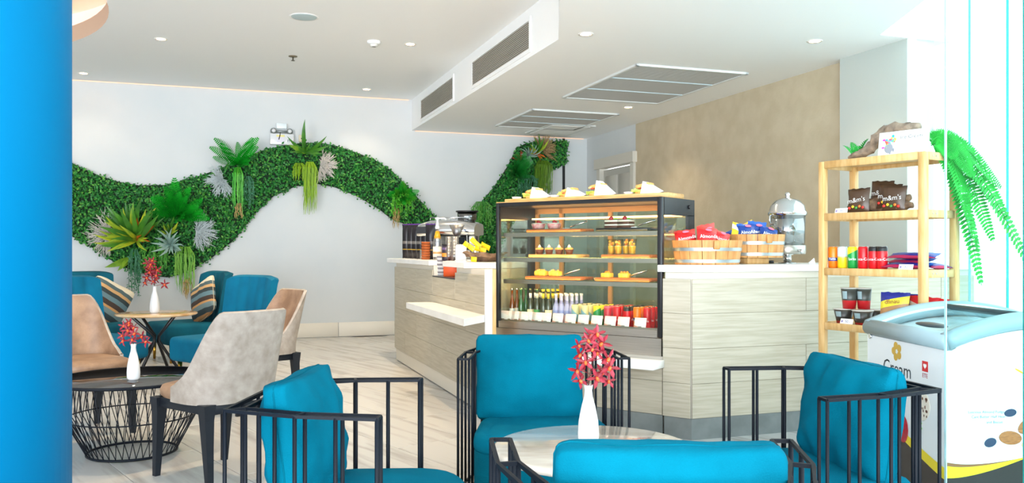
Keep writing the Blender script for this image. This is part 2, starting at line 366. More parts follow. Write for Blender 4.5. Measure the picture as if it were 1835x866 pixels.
MB().lathe([(.05, 0), (.048, -.008), (.015, -.012)], 20).build('escutcheon', M('sprinkler_brass', '#8a7d68', .4, .8), sk)
kb = MB(); kb.tube([(0, 0, -.01), (0, 0, -.05)], .008); kb.lathe([(.0001, -.05), (.022, -.05), (.022, -.053), (.0001, -.053)], 12); kb.build('deflector', M('sprinkler_dark', '#5f5648', .4, .7), sk)

def side_grille(va, vb, za, zb, label):
    t = thing('air_grille', label, 'air vent', W(-.25, (va+vb)/2, (za+zb)/2), TH, 'air grilles in the side of the drop ceiling')
    h, L = zb-za, vb-va
    fr = MB(); b_ = .035
    for (y0, z0, y1, z1) in ((-L/2-b_, -h/2-b_, L/2+b_, -h/2), (-L/2-b_, h/2, L/2+b_, h/2+b_), (-L/2-b_, -h/2, -L/2, h/2), (L/2, -h/2, L/2+b_, h/2)): fr.box(-.014, y0, z0, 0, y1, z1)
    fr.build('frame', m_ceil, t)
    MB().box(-.002, -L/2, -h/2, -.0005, L/2, h/2).build('backing', M('vent_dark', '#4a4641', .8), t)
    sl_ = MB().box(-.004, -L/2, -.004, .004, L/2, .004, mat=RY(.6)).mesh('slat', M('vent_slat', '#b5b0a6', .5)); nn = 14
    for k in range(nn): put('slat', sl_, t, (-.008, 0, -h/2+h*(k+.5)/nn))
def vq(px):                                              # v on the soffit side under a photo column
    t = (px-CX)/F; ax, ay = KX-.25*CT, KY-.25*ST
    return (ax-t*ay)/(ST+t*CT)
side_grille(vq(812.6), vq(755.3), 3.075, 3.33, 'white framed louvred air grille in the drop ceiling side, further from the camera')
side_grille(vq(950), vq(847.7), 3.075, 3.33, 'larger looking louvred air grille in the drop ceiling side, nearer the camera')
def ceil_grille(corners, label, npan):
    uv = []
    for (px, py) in corners:
        Y = (3.0-CH)*F/(HY-py); x = (px-CX)/F*Y; uv.append(((x-KX)*CT+(Y-KY)*ST, -(x-KX)*ST+(Y-KY)*CT))
    u0 = min((uv[0][0]+uv[3][0])/2, 9); u1 = (uv[1][0]+uv[2][0])/2; v0 = (uv[0][1]+uv[1][1])/2; v1 = (uv[2][1]+uv[3][1])/2
    t = thing('ceiling_grille', label, 'air vent', W((u0+u1)/2, (v0+v1)/2, 3.0), TH, 'air grilles under the drop ceiling')
    a, b = (u1-u0)/2, (v1-v0)/2; fr = MB(); w_ = .03
    fr.box(-a-w_, -b-w_, -.02, a+w_, -b, 0); fr.box(-a-w_, b, -.02, a+w_, b+w_, 0); fr.box(-a-w_, -b, -.02, -a, b, 0); fr.box(a, -b, -.02, a+w_, b, 0)
    fr.build('frame', M('grille_frame', '#dfe3e2', .5), t)
    MB().box(-a, -b, -.002, a, b, -.0005).build('backing', M('vent_mid', '#77736b', .8), t)
    for k in range(npan):
        y0 = -b+2*b*k/npan; y1 = -b+2*b*(k+1)/npan
        pn = MB().box(-a, y0, -.018, a, y0+.025, -.002).build('crossbar', M('grille_bar', '#cfe0e6', .5), t)
        g = MB(); q = 22
        for i in range(q): yy = y0+.03+(y1-y0-.03)*i/q; g.box(-a, yy, -.012, a, yy+.012, -.004)
        g.build('louvres', M('vent_louvre', '#b2afa8', .5), pn, kind='stuff')
ceil_grille([(1005, 177), (1190, 181), (1335, 128), (1142, 115)], 'large rectangular louvred grille in the drop ceiling nearer the camera', 3)
ceil_grille([(885, 227), (1032, 229), (1110, 202), (955, 196)], 'rectangular louvred grille in the drop ceiling farther from the camera', 3)
hp = thing('ceiling_access_panel', 'small square ceiling hatch just above the hanging greenery', 'ceiling hatch', W(1.75, 6.5, 3.0), TH)
MB().box(-.35, -.5, -.015, .35, .5, 0).build('frame', M('grille_frame', '#dfe3e2', .5), hp); MB().box(-.29, -.44, -.02, .29, .44, -.012).build('panel', m_ceil, hp)
# emergency light on the wall
u, z = wall_uz(504, 246); el = thing('emergency_light', 'white twin lamp emergency light above the green wall', 'emergency light', W(u, VB, z), TH)
k = .0078
MB().rbox(-20*k, -.09, -15*k, 21*k, -.001, 5*k, .01, 2).build('battery_box', m_china, el)
MB().rbox(-9*k, -.07, 14*k, 9*k, -.03, 24*k, .008, 2).build('sign_plate', M('sign_white', '#dfe8ea', .3), el)
for s_ in (-1, 1):
    hb = MB().lathe([(.0001, 0), (.036, 0), (.043, .02), (.04, .05), (.0001, .06)], 20, mat=T(s_*14*k, -.05, 9.5*k) @ RX(PI/2) @ T(0, 0, -.01)).build('lamp_head', M('lamp_grey', '#8f9694', .35, .5), el)
    MB().lathe([(.0001, 0), (.026, 0), (.026, .004), (.0001, .004)], 16, mat=T(s_*14*k, -.11, 9.5*k) @ RX(PI/2)).build('lens', m_china, hb)
MB().tube([(-12*k, -.05, 9*k), (12*k, -.05, 9*k)], .018, 8).build('lamp_bar', M('lamp_grey', '#8f9694', .35, .5), el)
MB().tube([(-2*k, -.06, 8*k), (-3*k, -.1, 2*k), (-5*k, -.1, -6*k)], .006, 6).build('cable', m_blk, el)
MB().box(-9*k, -.093, -11*k, 5*k, -.09, 3*k).build('instruction_label', M('label_lilac', '#d9d6e2', .6), el)
MB().box(-9*k, -.0945, -1*k, 5*k, -.093, 2.5*k).build('yellow_stripe', M('label_yellow', '#e6dc8c', .6), el)
MB().text('n', .075, T(12*k, -.0925, -7*k) @ RX(PI/2)).build('lettering', m_txtk, el)
u, z = wall_uz(539, 250); so = thing('wall_socket', 'small cream outlet box beside the emergency light', 'socket', W(u, VB, z), TH)
MB().rbox(-.03, -.03, -.04, .05, -.001, .06, .005, 1).build('plate', M('socket_cream', '#dcd0b4', .5), so); MB().box(0, -.032, .0, .018, -.03, .018).build('button', m_blk, so)
# ------------------------------------------------------------------ the counter
ZR = [(.14, .3652), (.3665, .5952), (.5965, .8252), (.8265, 1.055)]
def plank_row(parent, org, rz, x0, x1, z0, z1, cuts=(), th=.012):
    xs = [x0]+[c for c in cuts if x0+.05 < c < x1-.05]+[x1]
    for a, b in zip(xs[:-1], xs[1:]): MB().rbox(a+.0012, -th, z0, b-.0012, 0, z1, .0025, 1, smooth=False).build('plank', m_plank, parent, org, (0, 0, rz))
# the far wing, along v
cl = thing('service_counter', 'wood clad counter wing carrying the coffee machine', 'counter', W(-1.05, 3, 0), TH, 'sections of the cafe counter')
b = MB(); b.box(.016, -.18, .01, .62, 1.58, 1.098); b.box(.016, -.98, .01, .62, -.18, 1.0); b.prism([(.016, -.98), (.016, -1.79), (.09, -1.70), (.56, -1.37), (.62, -1.33), (.62, -.98)], .01, 1.098); b.build('carcass', m_carc, cl)
MB().prism([(.03, 1.56), (.03, -1.79), (.09, -1.69), (.6, -1.34), (.6, 1.56)], 0, .138).build('plinth', m_plinth, cl)
R90 = -PI/2                                                     # local x runs from the far end to the near end
CUT = [(.55, 1.75, 2.95), (1.1, 2.3), (.5, 1.7, 2.9), (1.1, 2.3)]
for r, (z0, z1) in enumerate(ZR):
    if r < 3: plank_row(cl, (.012, 1.6, 0), R90, 0, 3.44, z0, z1, CUT[r])
    else:
        plank_row(cl, (.012, 1.6, 0), R90, 0, 1.79, z0, z1, (1.1,)); plank_row(cl, (.012, 1.6, 0), R90, 1.79, 2.58, z0, .995); plank_row(cl, (.012, 1.6, 0), R90, 2.58, 3.44, z0, z1)
MB().box(.0, -.985, .997, .6, -.175, 1.006).build('notch_tray', m_blk, cl)
MB().rbox(-.01, -1.87, .40, .045, -1.842, 1.1, .002, 1).build('end_panel', m_slab, cl)
MB().box(.047, -1.865, .14, .075, -1.82, 1.1).build('end_post', m_pine, cl)
lg = MB(); lg.prism([(-.25, -.2), (-.25, -2.13), (-.002, -1.84), (-.002, -.2)][::-1], .71, .762); lg.build('ledge', m_slab, cl)
# the corner and the long front wing, along u
cr = thing('service_counter', 'pale wood clad counter wing below the snack tubs with an angled corner', 'counter', W(0, 0, 0), TH, 'sections of the cafe counter')
b = MB(); off = .014
b.prism([(0.008, .016), (2.42, .016), (2.42, .6), (.47, .6), (.20, .375), (-.10, .172)], .01, 1.098); b.build('carcass', m_carc, cr)
MB().prism([(0.0, .004), (2.42, .004), (2.42, .55), (.47, .55), (.2, .36), (-.112, .165)], 0, .139).build('plinth', m_plinth, cr)
chx = TH-math.radians(54.8)
for r, (z0, z1) in enumerate(ZR):
    plank_row(cr, (0, .012, 0), 0, 0.003, 2.42, z0, z1, [(1.5,), (.9, 2.1), (1.5,), (.9, 2.1)][r])
    plank_row(cr, (-.1130, .1725, 0), math.radians(-54.8), -.002, .196, z0, z1)
# worktops: three separate slabs
def top(poly, label, loc, z0=1.1, z1=1.146):
    o = MB().prism(poly, z0, z1).build('worktop', m_slab, None, loc, (0, 0, TH)); o.location.z = 0
    bv = o.modifiers.new('b', 'BEVEL'); bv.width = .003; bv.segments = 2
    return tag(o, label, 'worktop', 'white stone worktops of the counter')
top([(-.03, 1.9), (.62, 1.9), (.62, -.17), (-.03, -.17)][::-1], 'white stone worktop under the black coffee bags', W(-1.05, 3))
top([(-.03, -.68), (-.03, -1.36), (.17, -1.63), (.62, -1.32), (.62, -.68)], 'white stone worktop under the driftwood bowl and clear cups', W(-1.05, 3))
top([(-.008, -.035), (2.43, -.035), (2.43, .62), (.47, .62), (.14, .40), (-.16, .17)], 'white stone worktop under the wooden snack tubs and the drink dispenser', W(0, 0))

# ------------------------------------------------------------------ the chilled display case, on the angled corner
CZ = math.radians(-35.6); CO = (-.125, 6.40)
def cpos(x, y, z): return Vector((CO[0]+x*math.cos(CZ)-y*math.sin(CZ), CO[1]+x*math.sin(CZ)+y*math.cos(CZ), z))
def cx_(px, d): return frame_x(px, d, CO[0], CO[1], CZ)
LC, DC = 1.385, .54
ba = thing('low_cabinet', 'wood clad base cabinet with white ledge below the cake display', 'cabinet', cpos(0, 0, 0), CZ)
MB().box(.0, .02, .01, LC, DC-.02, .53).build('carcass', m_carc, ba); MB().box(0, .01, 0, LC, DC-.06, .138).build('plinth', m_plinth, ba)
for r in range(2): plank_row(ba, (0, .02, 0), 0, 0, LC, ZR[r][0], min(ZR[r][1], .455), [(.5,), (.9,)][r])
MB().box(0.0, -.01, .535, LC, .03, .652).build('front_panel', m_steel, ba)
MB().rbox(-.06, -.17, .46, LC+.02, .02, .512, .003, 1).build('ledge', m_slab, ba)
dc = thing('display_case', 'black framed glass cake and drinks display case with lit shelves', 'display case', cpos(0, 0, .655), CZ)
H = .95                                                            # local heights from here on start at the case's foot (0.655)
fp = MB()
for (x0, x1) in ((0, .026), (LC-.035, LC)): MB().rbox(x0, 0, 0, x1, .04, H-.001, .006, 2).build('corner_post', m_blk, dc)
MB().box(.026, .004, H-.028, LC-.035, .03, H-.002).build('top_rail', m_blk, dc); MB().box(.026, .002, 0, LC-.035, .03, .05).build('bottom_rail', m_steel, dc)
MB().box(0, .04, H-.03, LC, DC, H-.002).build('top_panel', m_blk, dc)
MB().box(.005, .001, H-.001, LC-.036, .10, H+.004).build('top_trim', m_board, dc)
MB().box(0.01, .03, .0, LC-.01, DC-.02, .045).build('deck', m_steel, dc)
def side(x0, x1, nm):
    e = MB(); e.box(x0, .04, .75-.02+.1, x1, DC, H-.03); e.box(x0, DC-.11, 0, x1, DC, .84); e.box(x0, .04, 0, x1, DC-.11, .05); e.build('side_frame', m_blk, dc)
    MB().box((x0+x1)/2-.002, .04, .05, (x0+x1)/2+.002, DC-.11, .84).build('side_glass', m_glass, dc)
side(0, .02, 'a'); side(LC-.02, LC, 'b')
MB().box(LC-.003, DC-.32, .50, LC+.004, DC-.14, .80).build('sash_frame', M('sash_cream', '#dcc9a0', .5), dc) if False else None
MB().box(.026, .012, .05, LC-.035, .017, H-.028).build('front_glass', m_glass, dc)
bk = MB()
for x in (.02, .25, LC/2, LC-.27, LC-.05): bk.box(x, DC-.03, .05, x+.03, DC, H-.03)
bk.box(.02, DC-.03, .05, LC-.02, DC, .10); bk.box(.02, DC-.03, H-.07, LC-.02, DC, H-.03)
bk.build('back_frame', M('sash_wood', '#b98a56', .5), dc)
MB().box(.02, DC-.014, .05, LC-.02, DC-.01, H-.05).build('back_glass', m_shelfg, dc)
SHZ = [1.379-.655, 1.19-.655, 1.024-.655]
for i, z in enumerate(SHZ):
    sh = MB().box(.03, .07, z-.008, LC-.03, DC-.05, z).build('glass_shelf', m_shelfg, dc)
    MB().box(.03, .062, z-.034, LC-.03, .07, z-.004).build('shelf_rail', m_steel, sh)
    MB().box(.05, .08, z-.018, LC-.05, .092, z-.010).build('light_strip', M('warm_tube', '#ffc384', emit=34), sh)
MB().box(.05, DC-.12, .83, LC-.05, DC-.10, .842).build('light_strip', M('warm_tube_soft', '#ffb468', emit=9), dc)
MB().box(.026, .03, .045, LC-.035, .045, .06).build('tag_rail', m_steel, dc)
MB().lathe([(.014, 0), (.014, .012)], 12, mat=T(LC, DC-.1, H-.055) @ RY(PI/2)).build('lock', m_blk, dc)
def inx(px, d): return cx_(px, d)
def board(name, x0, x1, y0, y1, z, h, mat, label, grp):
    o = MB().rbox(0, 0, 0, x1-x0, y1-y0, h, .004, 1).build(name, mat, None, cpos(x0, y0, z), (0, 0, CZ)); return tag(o, label, 'serving board', grp)
GB = 'wooden serving boards in the display case'
Z1, Z2, Z3 = [z+.655+.0005 for z in SHZ]
bx = lambda a, b, d: (inx(a, d), inx(b, d))
for (a, b_, zz, mt, lab) in ((948, 1045, Z1, m_boardr, 'reddish board under the pink cakes in glass dishes'), (1072, 1165, Z1, m_blk, 'dark tray under the layered berry cakes'), (952, 1037, Z2, m_board, 'pale board under the four brown cupcakes'), (1082, 1168, Z2, m_boardr, 'reddish board under the fruit cups in glasses'), (946, 1045, Z3, m_boardr, 'reddish board under the two long yellow cakes'), (1070, 1168, Z3, m_boardr, 'reddish board under the small yellow tarts')):
    x0, x1 = bx(a, b_, .14); board('serving_board', x0, x1, .10, .30, zz, .022, mt, lab, GB)
def citem(fn, px, d, z, label, cat, grp, name):
    t = thing(name, label, cat, cpos(inx(px, d), d, z), CZ+rnd(-.2, .2), grp); fn(t); return t
m_pink = M('pink_cream', '#e2707f', .5, col2='#f2c0c0', scale=40); m_cream = M('whipped_cream', '#f6efe0', .5); m_choc = M('chocolate', '#4a2615', .5, col2='#6d3b20', scale=60)
m_sponge = M('sponge_cake', '#d99a4e', .8, col2='#eebb70', scale=60, bump=.3); m_yel = M('yellow_custard', '#f4bd26', .4, col2='#fbd95a', scale=30); m_berry = M('berry_red', '#b3122a', .25)
m_leaf2 = M('mint_leaf', '#6cb52d', .5)
def pinkcake(t):
    MB().lathe([(.045, 0), (.058, .045)], 20).build('dish', m_glass, t); MB().lathe([(.0001, .003), (.043, .003), (.055, .040), (.05, .046), (.0001, .048)], 20, mis=[0, 0, 1, 1]).build('mousse', [m_pink, m_cream], t)
    g = MB(); g.blob((0, 0, .055), .014, 8); g.blob((.016, .006, .052), .009, 6); g.build('berry', m_berry, t)
for i, px in enumerate((965, 993)): citem(pinkcake, px, .17, Z1+.0225, f'pink cream cake in a glass dish, {ORD[i]} from the dark end post', 'cake', 'pink cakes on the top shelf', 'pink_cake')
def layercake(t):
    c = MB(); c.rbox(-.05, -.035, 0, .05, .035, .016, .003, 1, 0); c.rbox(-.05, -.035, .017, .05, .035, .028, .003, 1, 1); c.rbox(-.05, -.035, .029, .05, .035, .043, .003, 1, 0); c.rbox(-.05, -.035, .044, .05, .035, .058, .004, 1, 1); c.build('layers', [m_choc, m_cream], t)
    g = MB(); g.blob((-.012, 0, .070), .016, 10, jit=.1); g.build('strawberry', m_berry, t); g = MB(); g.blob((.018, .004, .066), (.016, .012, .006), 8); g.build('leaf', m_leaf2, t)
for i, px in enumerate((1098, 1122)): citem(layercake, px, .18, Z1+.0225, f'white and brown layer cake with a berry, {"on the left" if i == 0 else "on the right"} of the dark tray', 'cake', 'layer cakes on the dark tray', 'layer_cake')
def cupcake(t):
    MB().lathe([(.024, 0), (.032, .035)], 16).build('paper_case', m_choc, t); c = MB(); c.blob((0, 0, .038), (.033, .033, .014), 10, jit=.1); c.build('top', m_sponge, t); MB().lathe([(.014, .05), (.01, .062), (.0001, .075)], 10).build('swirl', m_cream, t)
for i, px in enumerate((967, 984, 1002, 1020)): citem(cupcake, px, .17, Z2+.0225, f'brown cupcake with a cream swirl, {ORD[i]} in the row of four', 'cupcake', 'cupcakes on the pale board', 'cupcake')
def fruitcup(t):
    MB().lathe([(.022, 0), (.033, .11), (.031, .11), (.021, .004)], 18).build('tumbler', m_glass, t); MB().lathe([(.0001, .006), (.0205, .006), (.026, .06), (.0001, .064)], 16, mis=[0, 0, 1]).build('custard', [m_yel, m_cream], t)
    g = MB()
    for k in range(6): g.blob((rnd(-.014, .014), rnd(-.014, .014), .065+rnd(0, .035)), rnd(.009, .013), 7, k % 2)
    g.build('fruit', [m_yel, M('orange_fruit', '#f08a1c', .4)], t)
for i, px in enumerate((1096, 1108, 1122, 1133)): citem(fruitcup, px, .16 if i % 2 else .2, Z2+.0225, f'glass of custard and yellow fruit, {ORD[i]} in the row of four', 'dessert cup', 'fruit cups in the display case', 'fruit_cup')
def yellowcake(t):
    MB().rbox(-.05, -.03, 0, .05, .03, .04, .012, 3).build('cake', m_yel, t)
    g = MB(); [g.blob((rnd(-.03, .03), rnd(-.015, .015), .042), rnd(.007, .012), 7, jit=.3, seed=k) for k in range(7)]; g.build('crumble', m_sponge, t)
for i, px in enumerate((970, 995)): citem(yellowcake, px, .17, Z3+.0225, f'long yellow cake with crumble top, {"beside the dark end post" if i == 0 else "nearer the silver cake server"}', 'cake', 'yellow cakes on the lowest shelf', 'yellow_cake')
def tart(t):
    MB().rbox(-.036, -.03, 0, .036, .03, .032, .005, 2).build('base', m_yel, t); g = MB(); [g.blob((-.018+.018*k, rnd(-.01, .01), .036), .011, 8, jit=.2, seed=k) for k in range(3)]; g.build('fruit', M('orange_fruit', '#f08a1c', .4), t)
    MB().blob((0, 0, .045), (.008, .008, .006), 6).build('nut', m_choc, t)
for i, px in enumerate((1088, 1119)): citem(tart, px, .17, Z3+.0225, f'small square yellow tart with fruit, {"farther from" if i == 0 else "nearer to"} the right black post', 'tart', 'yellow tarts on the lowest shelf', 'fruit_tart')
def server(px, z, label):
    t = thing('cake_server', label, 'cake server', cpos(inx(px, .18), .18, z+.0225), CZ, 'cake servers in the display case')
    MB().tube([(0, 0, .012), (.05, .0, .03), (.13, .02, .055)], [.004, .005, .006], 6).build('handle', m_chrome, t); MB().prism([(-.06, -.02), (0, -.012), (0, .012), (-.06, .018)], .003, .006).build('blade', m_chrome, t)
server(1022, Z1, 'silver cake server beside the pink cakes'); server(1143, Z1, 'silver cake server beside the layer cakes'); server(1010, Z3, 'silver cake server by the long yellow cakes'); server(1128, Z3, 'silver cake server by the yellow tarts')
# drinks on the deck of the case
ZD = .655+.0455
def can_mb(r=.028, h=.148): return MB().lathe([(r*.82, 0), (r, .008), (r, h-.012), (r*.86, h-.002)], 20), MB().lathe([(r*.86, h-.002), (r*.88, h), (r*.8, h-.003), (.0001, h-.003)], 20)
def make_can(name, label, mat, words, ink, size, grp, wz=.055, h=.148, r=.028):
    t = thing(name, label, 'drink can', (0, 0, 0), 0, grp); a, b = can_mb(r, h); a.build('body', mat, t); b.build('lid', m_chrome, t)
    if words: MB().text(words, size, T(0, 0, wz), wrap=r+.0012).build('lettering', ink, t)
    return t
b_fanta = bands('orange_can', [(0, '#e9730f'), (.34, '#22408f'), (.5, '#ef7d12')]); b_sprite = bands('green_can', [(0, '#0f8f3c'), (.62, '#f3da1b'), (.96, '#0f8f3c')], slant=-.25); b_cola = bands('red_can', [(0, '#d0101c')])
b_zero = bands('black_top_can', [(0, '#d0101c'), (.8, '#1e1e20')]); b_schw = bands('silver_yellow_can', [(0, '#f1cf1f'), (.5, '#c3b673'), (.56, '#c9dbe3')]); b_tea = bands('blue_orange_can', [(0, '#e8541c'), (.3, '#f4a321'), (.5, '#7fb4c4'), (.9, '#d9d6a0')], slant=.4); b_pink = bands('pink_can', [(0, '#c62a3c'), (.9, '#d9606c')])
def bottle_mb(r, h, neck): return MB().lathe([(r*.9, 0), (r, .01), (r, h*.5), (r*.85, h*.6), (neck, h*.76), (neck, h*.96), (neck*1.1, h*.97), (neck*1.1, h)], 18)
def make_bottle(name, label, mat, capm, labm, grp, r=.03, h=.235, neckm=None, clear=False):
    t = thing(name, label, 'bottle', (0, 0, 0), 0, grp); bottle_mb(r, h, r*.42).build('body', mat, t)
    MB().lathe([(r*.5, h-.004), (r*.52, h+.012), (.0001, h+.013)], 14).build('cap', capm, t)
    if labm: MB().lathe([(r+.0008, h*.12), (r+.0008, h*.40)], 18).build('label_band', labm, t)
    if neckm: MB().lathe([(r*.44, h*.76), (r*.44, h*.92)], 14).build('neck_foil', neckm, t)
    return t
m_amber = M('amber_glass', '#6e3a10', .12, coat=.5); m_bgreen = M('green_bottle_glass', '#1d5c26', .12, coat=.5); m_bdark = M('dark_bottle_glass', '#33391c', .12, coat=.5); m_water = glass('water_bottle', '#d8def2', .12, .05, edge=.5)
m_foily = M('yellow_foil', '#e3c62a', .35); m_foilw = M('white_foil', '#e9e9e2', .4); m_cream_l = M('cream_label', '#e2e0bb', .5); m_green_l = M('green_label', '#1f8a48', .5); m_blue_l = M('blue_label', '#5f7fd0', .5)
cols = [(915, 'b', 'tall amber flask bottle beside the post', m_amber, m_chrome, M('silver_label', '#b7ccd8', .3), None), (931, 'b', 'green glass bottle beside the amber flask', m_bgreen, m_bgreen, None, None),
        (948, 'b', 'dark beer bottle with cream label and white neck', m_bdark, m_bdark, m_cream_l, m_foilw), (960, 'b', 'dark beer bottle with round green label', m_bdark, m_bgreen, m_green_l, m_cream_l), (971, 'b', 'yellow foiled beer bottle by the green label', m_bdark, m_foily, None, m_foily), (980, 'b', 'yellow foiled beer bottle by the water', m_bdark, m_foily, m_cream_l, m_foily),
        (990, 'w', 'lilac water bottle, first from the beers', 0, 0, 0, 0), (1000, 'w', 'lilac water bottle, second from the beers', 0, 0, 0, 0), (1010, 'w', 'lilac water bottle, third from the beers', 0, 0, 0, 0), (1019, 'w', 'lilac water bottle, fourth from the beers', 0, 0, 0, 0),
        (1031, 'c', 'blue and yellow juice can by the water bottles', b_tea, '', m_txtw, .02), (1048, 'c', 'blue and yellow juice can by the lemon drink', b_tea, '', m_txtw, .02), (1070, 'c', 'green and yellow lemon drink can', b_sprite, 'Sprite', m_txtw, .024), (1089, 'c', 'pinkish red can by the lemon drink', b_pink, '', m_txtw, .02), (1106, 'c', 'red cola can by the black topped one', b_cola, 'Coca', m_txtw, .024), (1124, 'c', 'red cola can with black top', b_zero, 'Cola', m_txtw, .024), (1142, 'c', 'orange drink can', b_fanta, 'Fanta', m_txtw, .022), (1160, 'c', 'red drink can next to the black corner post', b_cola, 'Fanta', m_txtw, .022)]
for ci, (px, kd, lab, mt, a1, a2, a3) in enumerate(cols):
    d0 = .115
    base = None
    for r in range(4 if kd == 'c' else 3):
        d = d0+r*.066+(.02 if kd != 'c' else 0)+(.03 if kd == 'w' else 0)
        full = lab+(', in the front row of the case' if r == 0 else f', {ORD[r]} row back in case')
        x = inx(px, d0)+(.0 if kd != 'w' else .0)
        if base is None:
            if kd == 'b': base = make_bottle('drink_bottle', full, mt, a1, a2, 'bottles in the display case', .0245 if ci > 1 else .022, .235, a3 or None)
            elif kd == 'w': base = make_bottle('water_bottle', full, bands('water_print', [(0, '#d9bccb'), (.3, '#8fa0d8'), (.46, '#aab2dc'), (.7, '#8f97c4'), (.82, '#c4c9e6')]), m_foilw, None, 'water bottles in the display case', .0255, .205)
            else: base = make_can('drink_can', full, mt, a1, a2, a3, 'drink cans in the display case')
            base.location = cpos(x, d, ZD); base.rotation_euler = (0, 0, CZ)
        else: dup(base, cpos(x, d, ZD), CZ+rnd(-.5, .5), full)
m_tag = bands('price_print', [(0, '#eeb4a2'), (.2, '#fbf8f4'), (.85, '#f8eae4')], axis=2, slant=.35)
for i, px in enumerate((902, 913, 925, 938, 950, 962, 978, 999, 1022, 1045, 1069, 1093, 1117, 1147)):
    t = thing('price_tag', f'white price card, {ORD[i] if i < 12 else ["", "thirteenth"][i-12] if i > 12 else "last but one"} from the amber bottle end of the tag rail' if i < 13 else 'white price card nearest the right black post of the display case', 'price tag', cpos(inx(px, .04), .036, .655+.061), CZ, 'price cards along the front of the display case')
    c = MB().rbox(-.045, -.0015, 0, .045, .0015, .066, .0008, 1, mat=RX(-.25)).build('card', m_tag, t)
    MB().box(-.012, -.004, -.006, .012, .006, .006).build('clip', m_steel, t)
# what lies on top of the case
ZT = .655+H+.0045
o = board('serving_board', inx(912, .2), inx(1200, .16), .14, .40, ZT-.005, .036, m_board, 'long pale wooden board with sandwiches on top of the display case', 'boards on the case')
ZS = ZT+.032
def sandwich(px, d, label, hgt, seed, tilt=0):
    t = thing('wrapped_sandwich', label, 'sandwich', cpos(inx(px, d), d, ZS), CZ, 'paper wrapped sandwiches on the long board'); k = hgt
    br = MB()
    br.rbox(-.075, -.05, .0, .045, .05, .022, .009, 2, 0); br.rbox(-.065, -.045, .048*k, .045, .045, .048*k+.026, .011, 2, 0, mat=T(-.0, 0, 0) @ RY(-.18)); br.build('bread', m_sponge, t)
    lt = MB(); lt.grid(lambda a, b: (-.10+.10*b, -.055+.11*a, .024+.010*math.sin(a*19+seed)+.012*(1-b)*math.sin(a*31)), 18, 4); lt.build('lettuce', M('lettuce', '#9cc63f', .5, col2='#c9dd7a', scale=20), t)
    fl_ = MB(); [fl_.blob((rnd(-.075, -.03), rnd(-.04, .04), .042*k+rnd(-.006, .008)), (.02, .016, .008), 8, q % 2, jit=.2, seed=q) for q in range(7)]; fl_.build('filling', [M('ham_red', '#c4502e', .5), M('egg_cream', '#eec98a', .5)], t)
    pw = MB(); hh = .085*k
    vs = [(-.025, -.058, 0), (-.01, -.045, hh), (-.01, .045, hh), (-.025, .058, 0), (.115, -.05, 0), (.11, .05, 0), (.125, 0, .014)]
    pw.add(vs, [(0, 4, 1), (4, 6, 1), (1, 6, 2), (6, 5, 2), (2, 5, 3), (0, 3, 5, 4)]); pw.add([(-.025, -.06, 0), (-.012, -.047, hh+.003), (.03, -.052, .05*k), (.06, -.056, 0)], [(0, 3, 2, 1)])
    pw.build('paper_wrap', m_paper, t)
sandwich(962, .22, 'paper wrapped sandwich nearest the hanging greenery end of the board', 1.0, 1)
sandwich(1025, .22, 'low paper wrapped sandwich with frilly green lettuce, second on the board', .8, 4)
sandwich(1077, .24, 'tallest paper wrapped sandwich, in the middle of the board', 1.3, 2)
sandwich(1160, .22, 'paper wrapped sandwich with red filling above the right end of the case', 1.0, 5)
for i, (px, lab) in enumerate(((926, 'small white sauce pot at the end of the sandwich board'), (995, 'small white sauce pot between the first two sandwiches'), (1127, 'small white sauce pot beside the last sandwich'))):
    t = thing('sauce_pot', lab, 'sauce pot', cpos(inx(px, .22), .22, ZS), CZ, 'sauce pots on the long board'); MB().lathe([(.032, 0), (.04, .018), (.037, .018), (.03, .004), (.0001, .004)], 18).build('pot', m_china, t)

# ------------------------------------------------------------------ snack tubs and drink dispenser on the counter
ZW = 1.1465
def tub(loc, rz, label, r0, r1, h):
    t = thing('wooden_tub', label, 'tub', loc, rz, 'oval wooden snack tubs'); n = 16; th = .016
    for k in range(n):
        a0, a1 = 2*PI*k/n, 2*PI*(k+1)/n; m = MB(); hh = h+(.0 if k % 8 else .0)
        vs = []
        for z, f in ((0, r0/r1), (hh, 1.0)):
            for a in (a0+.01, a1-.01):
                for q in (1.0, 1-th/r1): vs.append((r1*1.25*f*q*math.cos(a), r1*f*q*math.sin(a), z))
        m.add(vs, [(0, 2, 6, 4), (3, 1, 5, 7), (2, 3, 7, 6), (1, 0, 4, 5), (4, 6, 7, 5), (0, 1, 3, 2)]); m.build('stave', m_stave, t)
    for z in (.08*h, .56*h):
        f = (r0+(r1-r0)*(z/h))/r1; g = (r0+(r1-r0)*((z+.022)/h))/r1
        hp_ = MB(); vs = [((r1*1.25*k_+.003)*math.cos(2*PI*j/40), (r1*k_+.003)*math.sin(2*PI*j/40), zz) for k_, zz in ((f, z), (g, z+.022)) for j in range(40)]
        hp_.add(vs, [(j, (j+1) % 40, 40+(j+1) % 40, 40+j) for j in range(40)], 0, True); hp_.build('hoop', M('hoop_zinc', '#b6c2c6', .3, .8), t)
    b_ = MB(); b_.add([(r0*1.2*math.cos(2*PI*j/24), r0*.96*math.sin(2*PI*j/24), .012) for j in range(24)], [tuple(range(24))]); b_.build('bottom', m_stave, t)
    MB().rbox(-.02, -r1-.018, h*.62, .02, -r1+.004, h*.98, .004, 1).build('lug', m_stave, t)
    return t
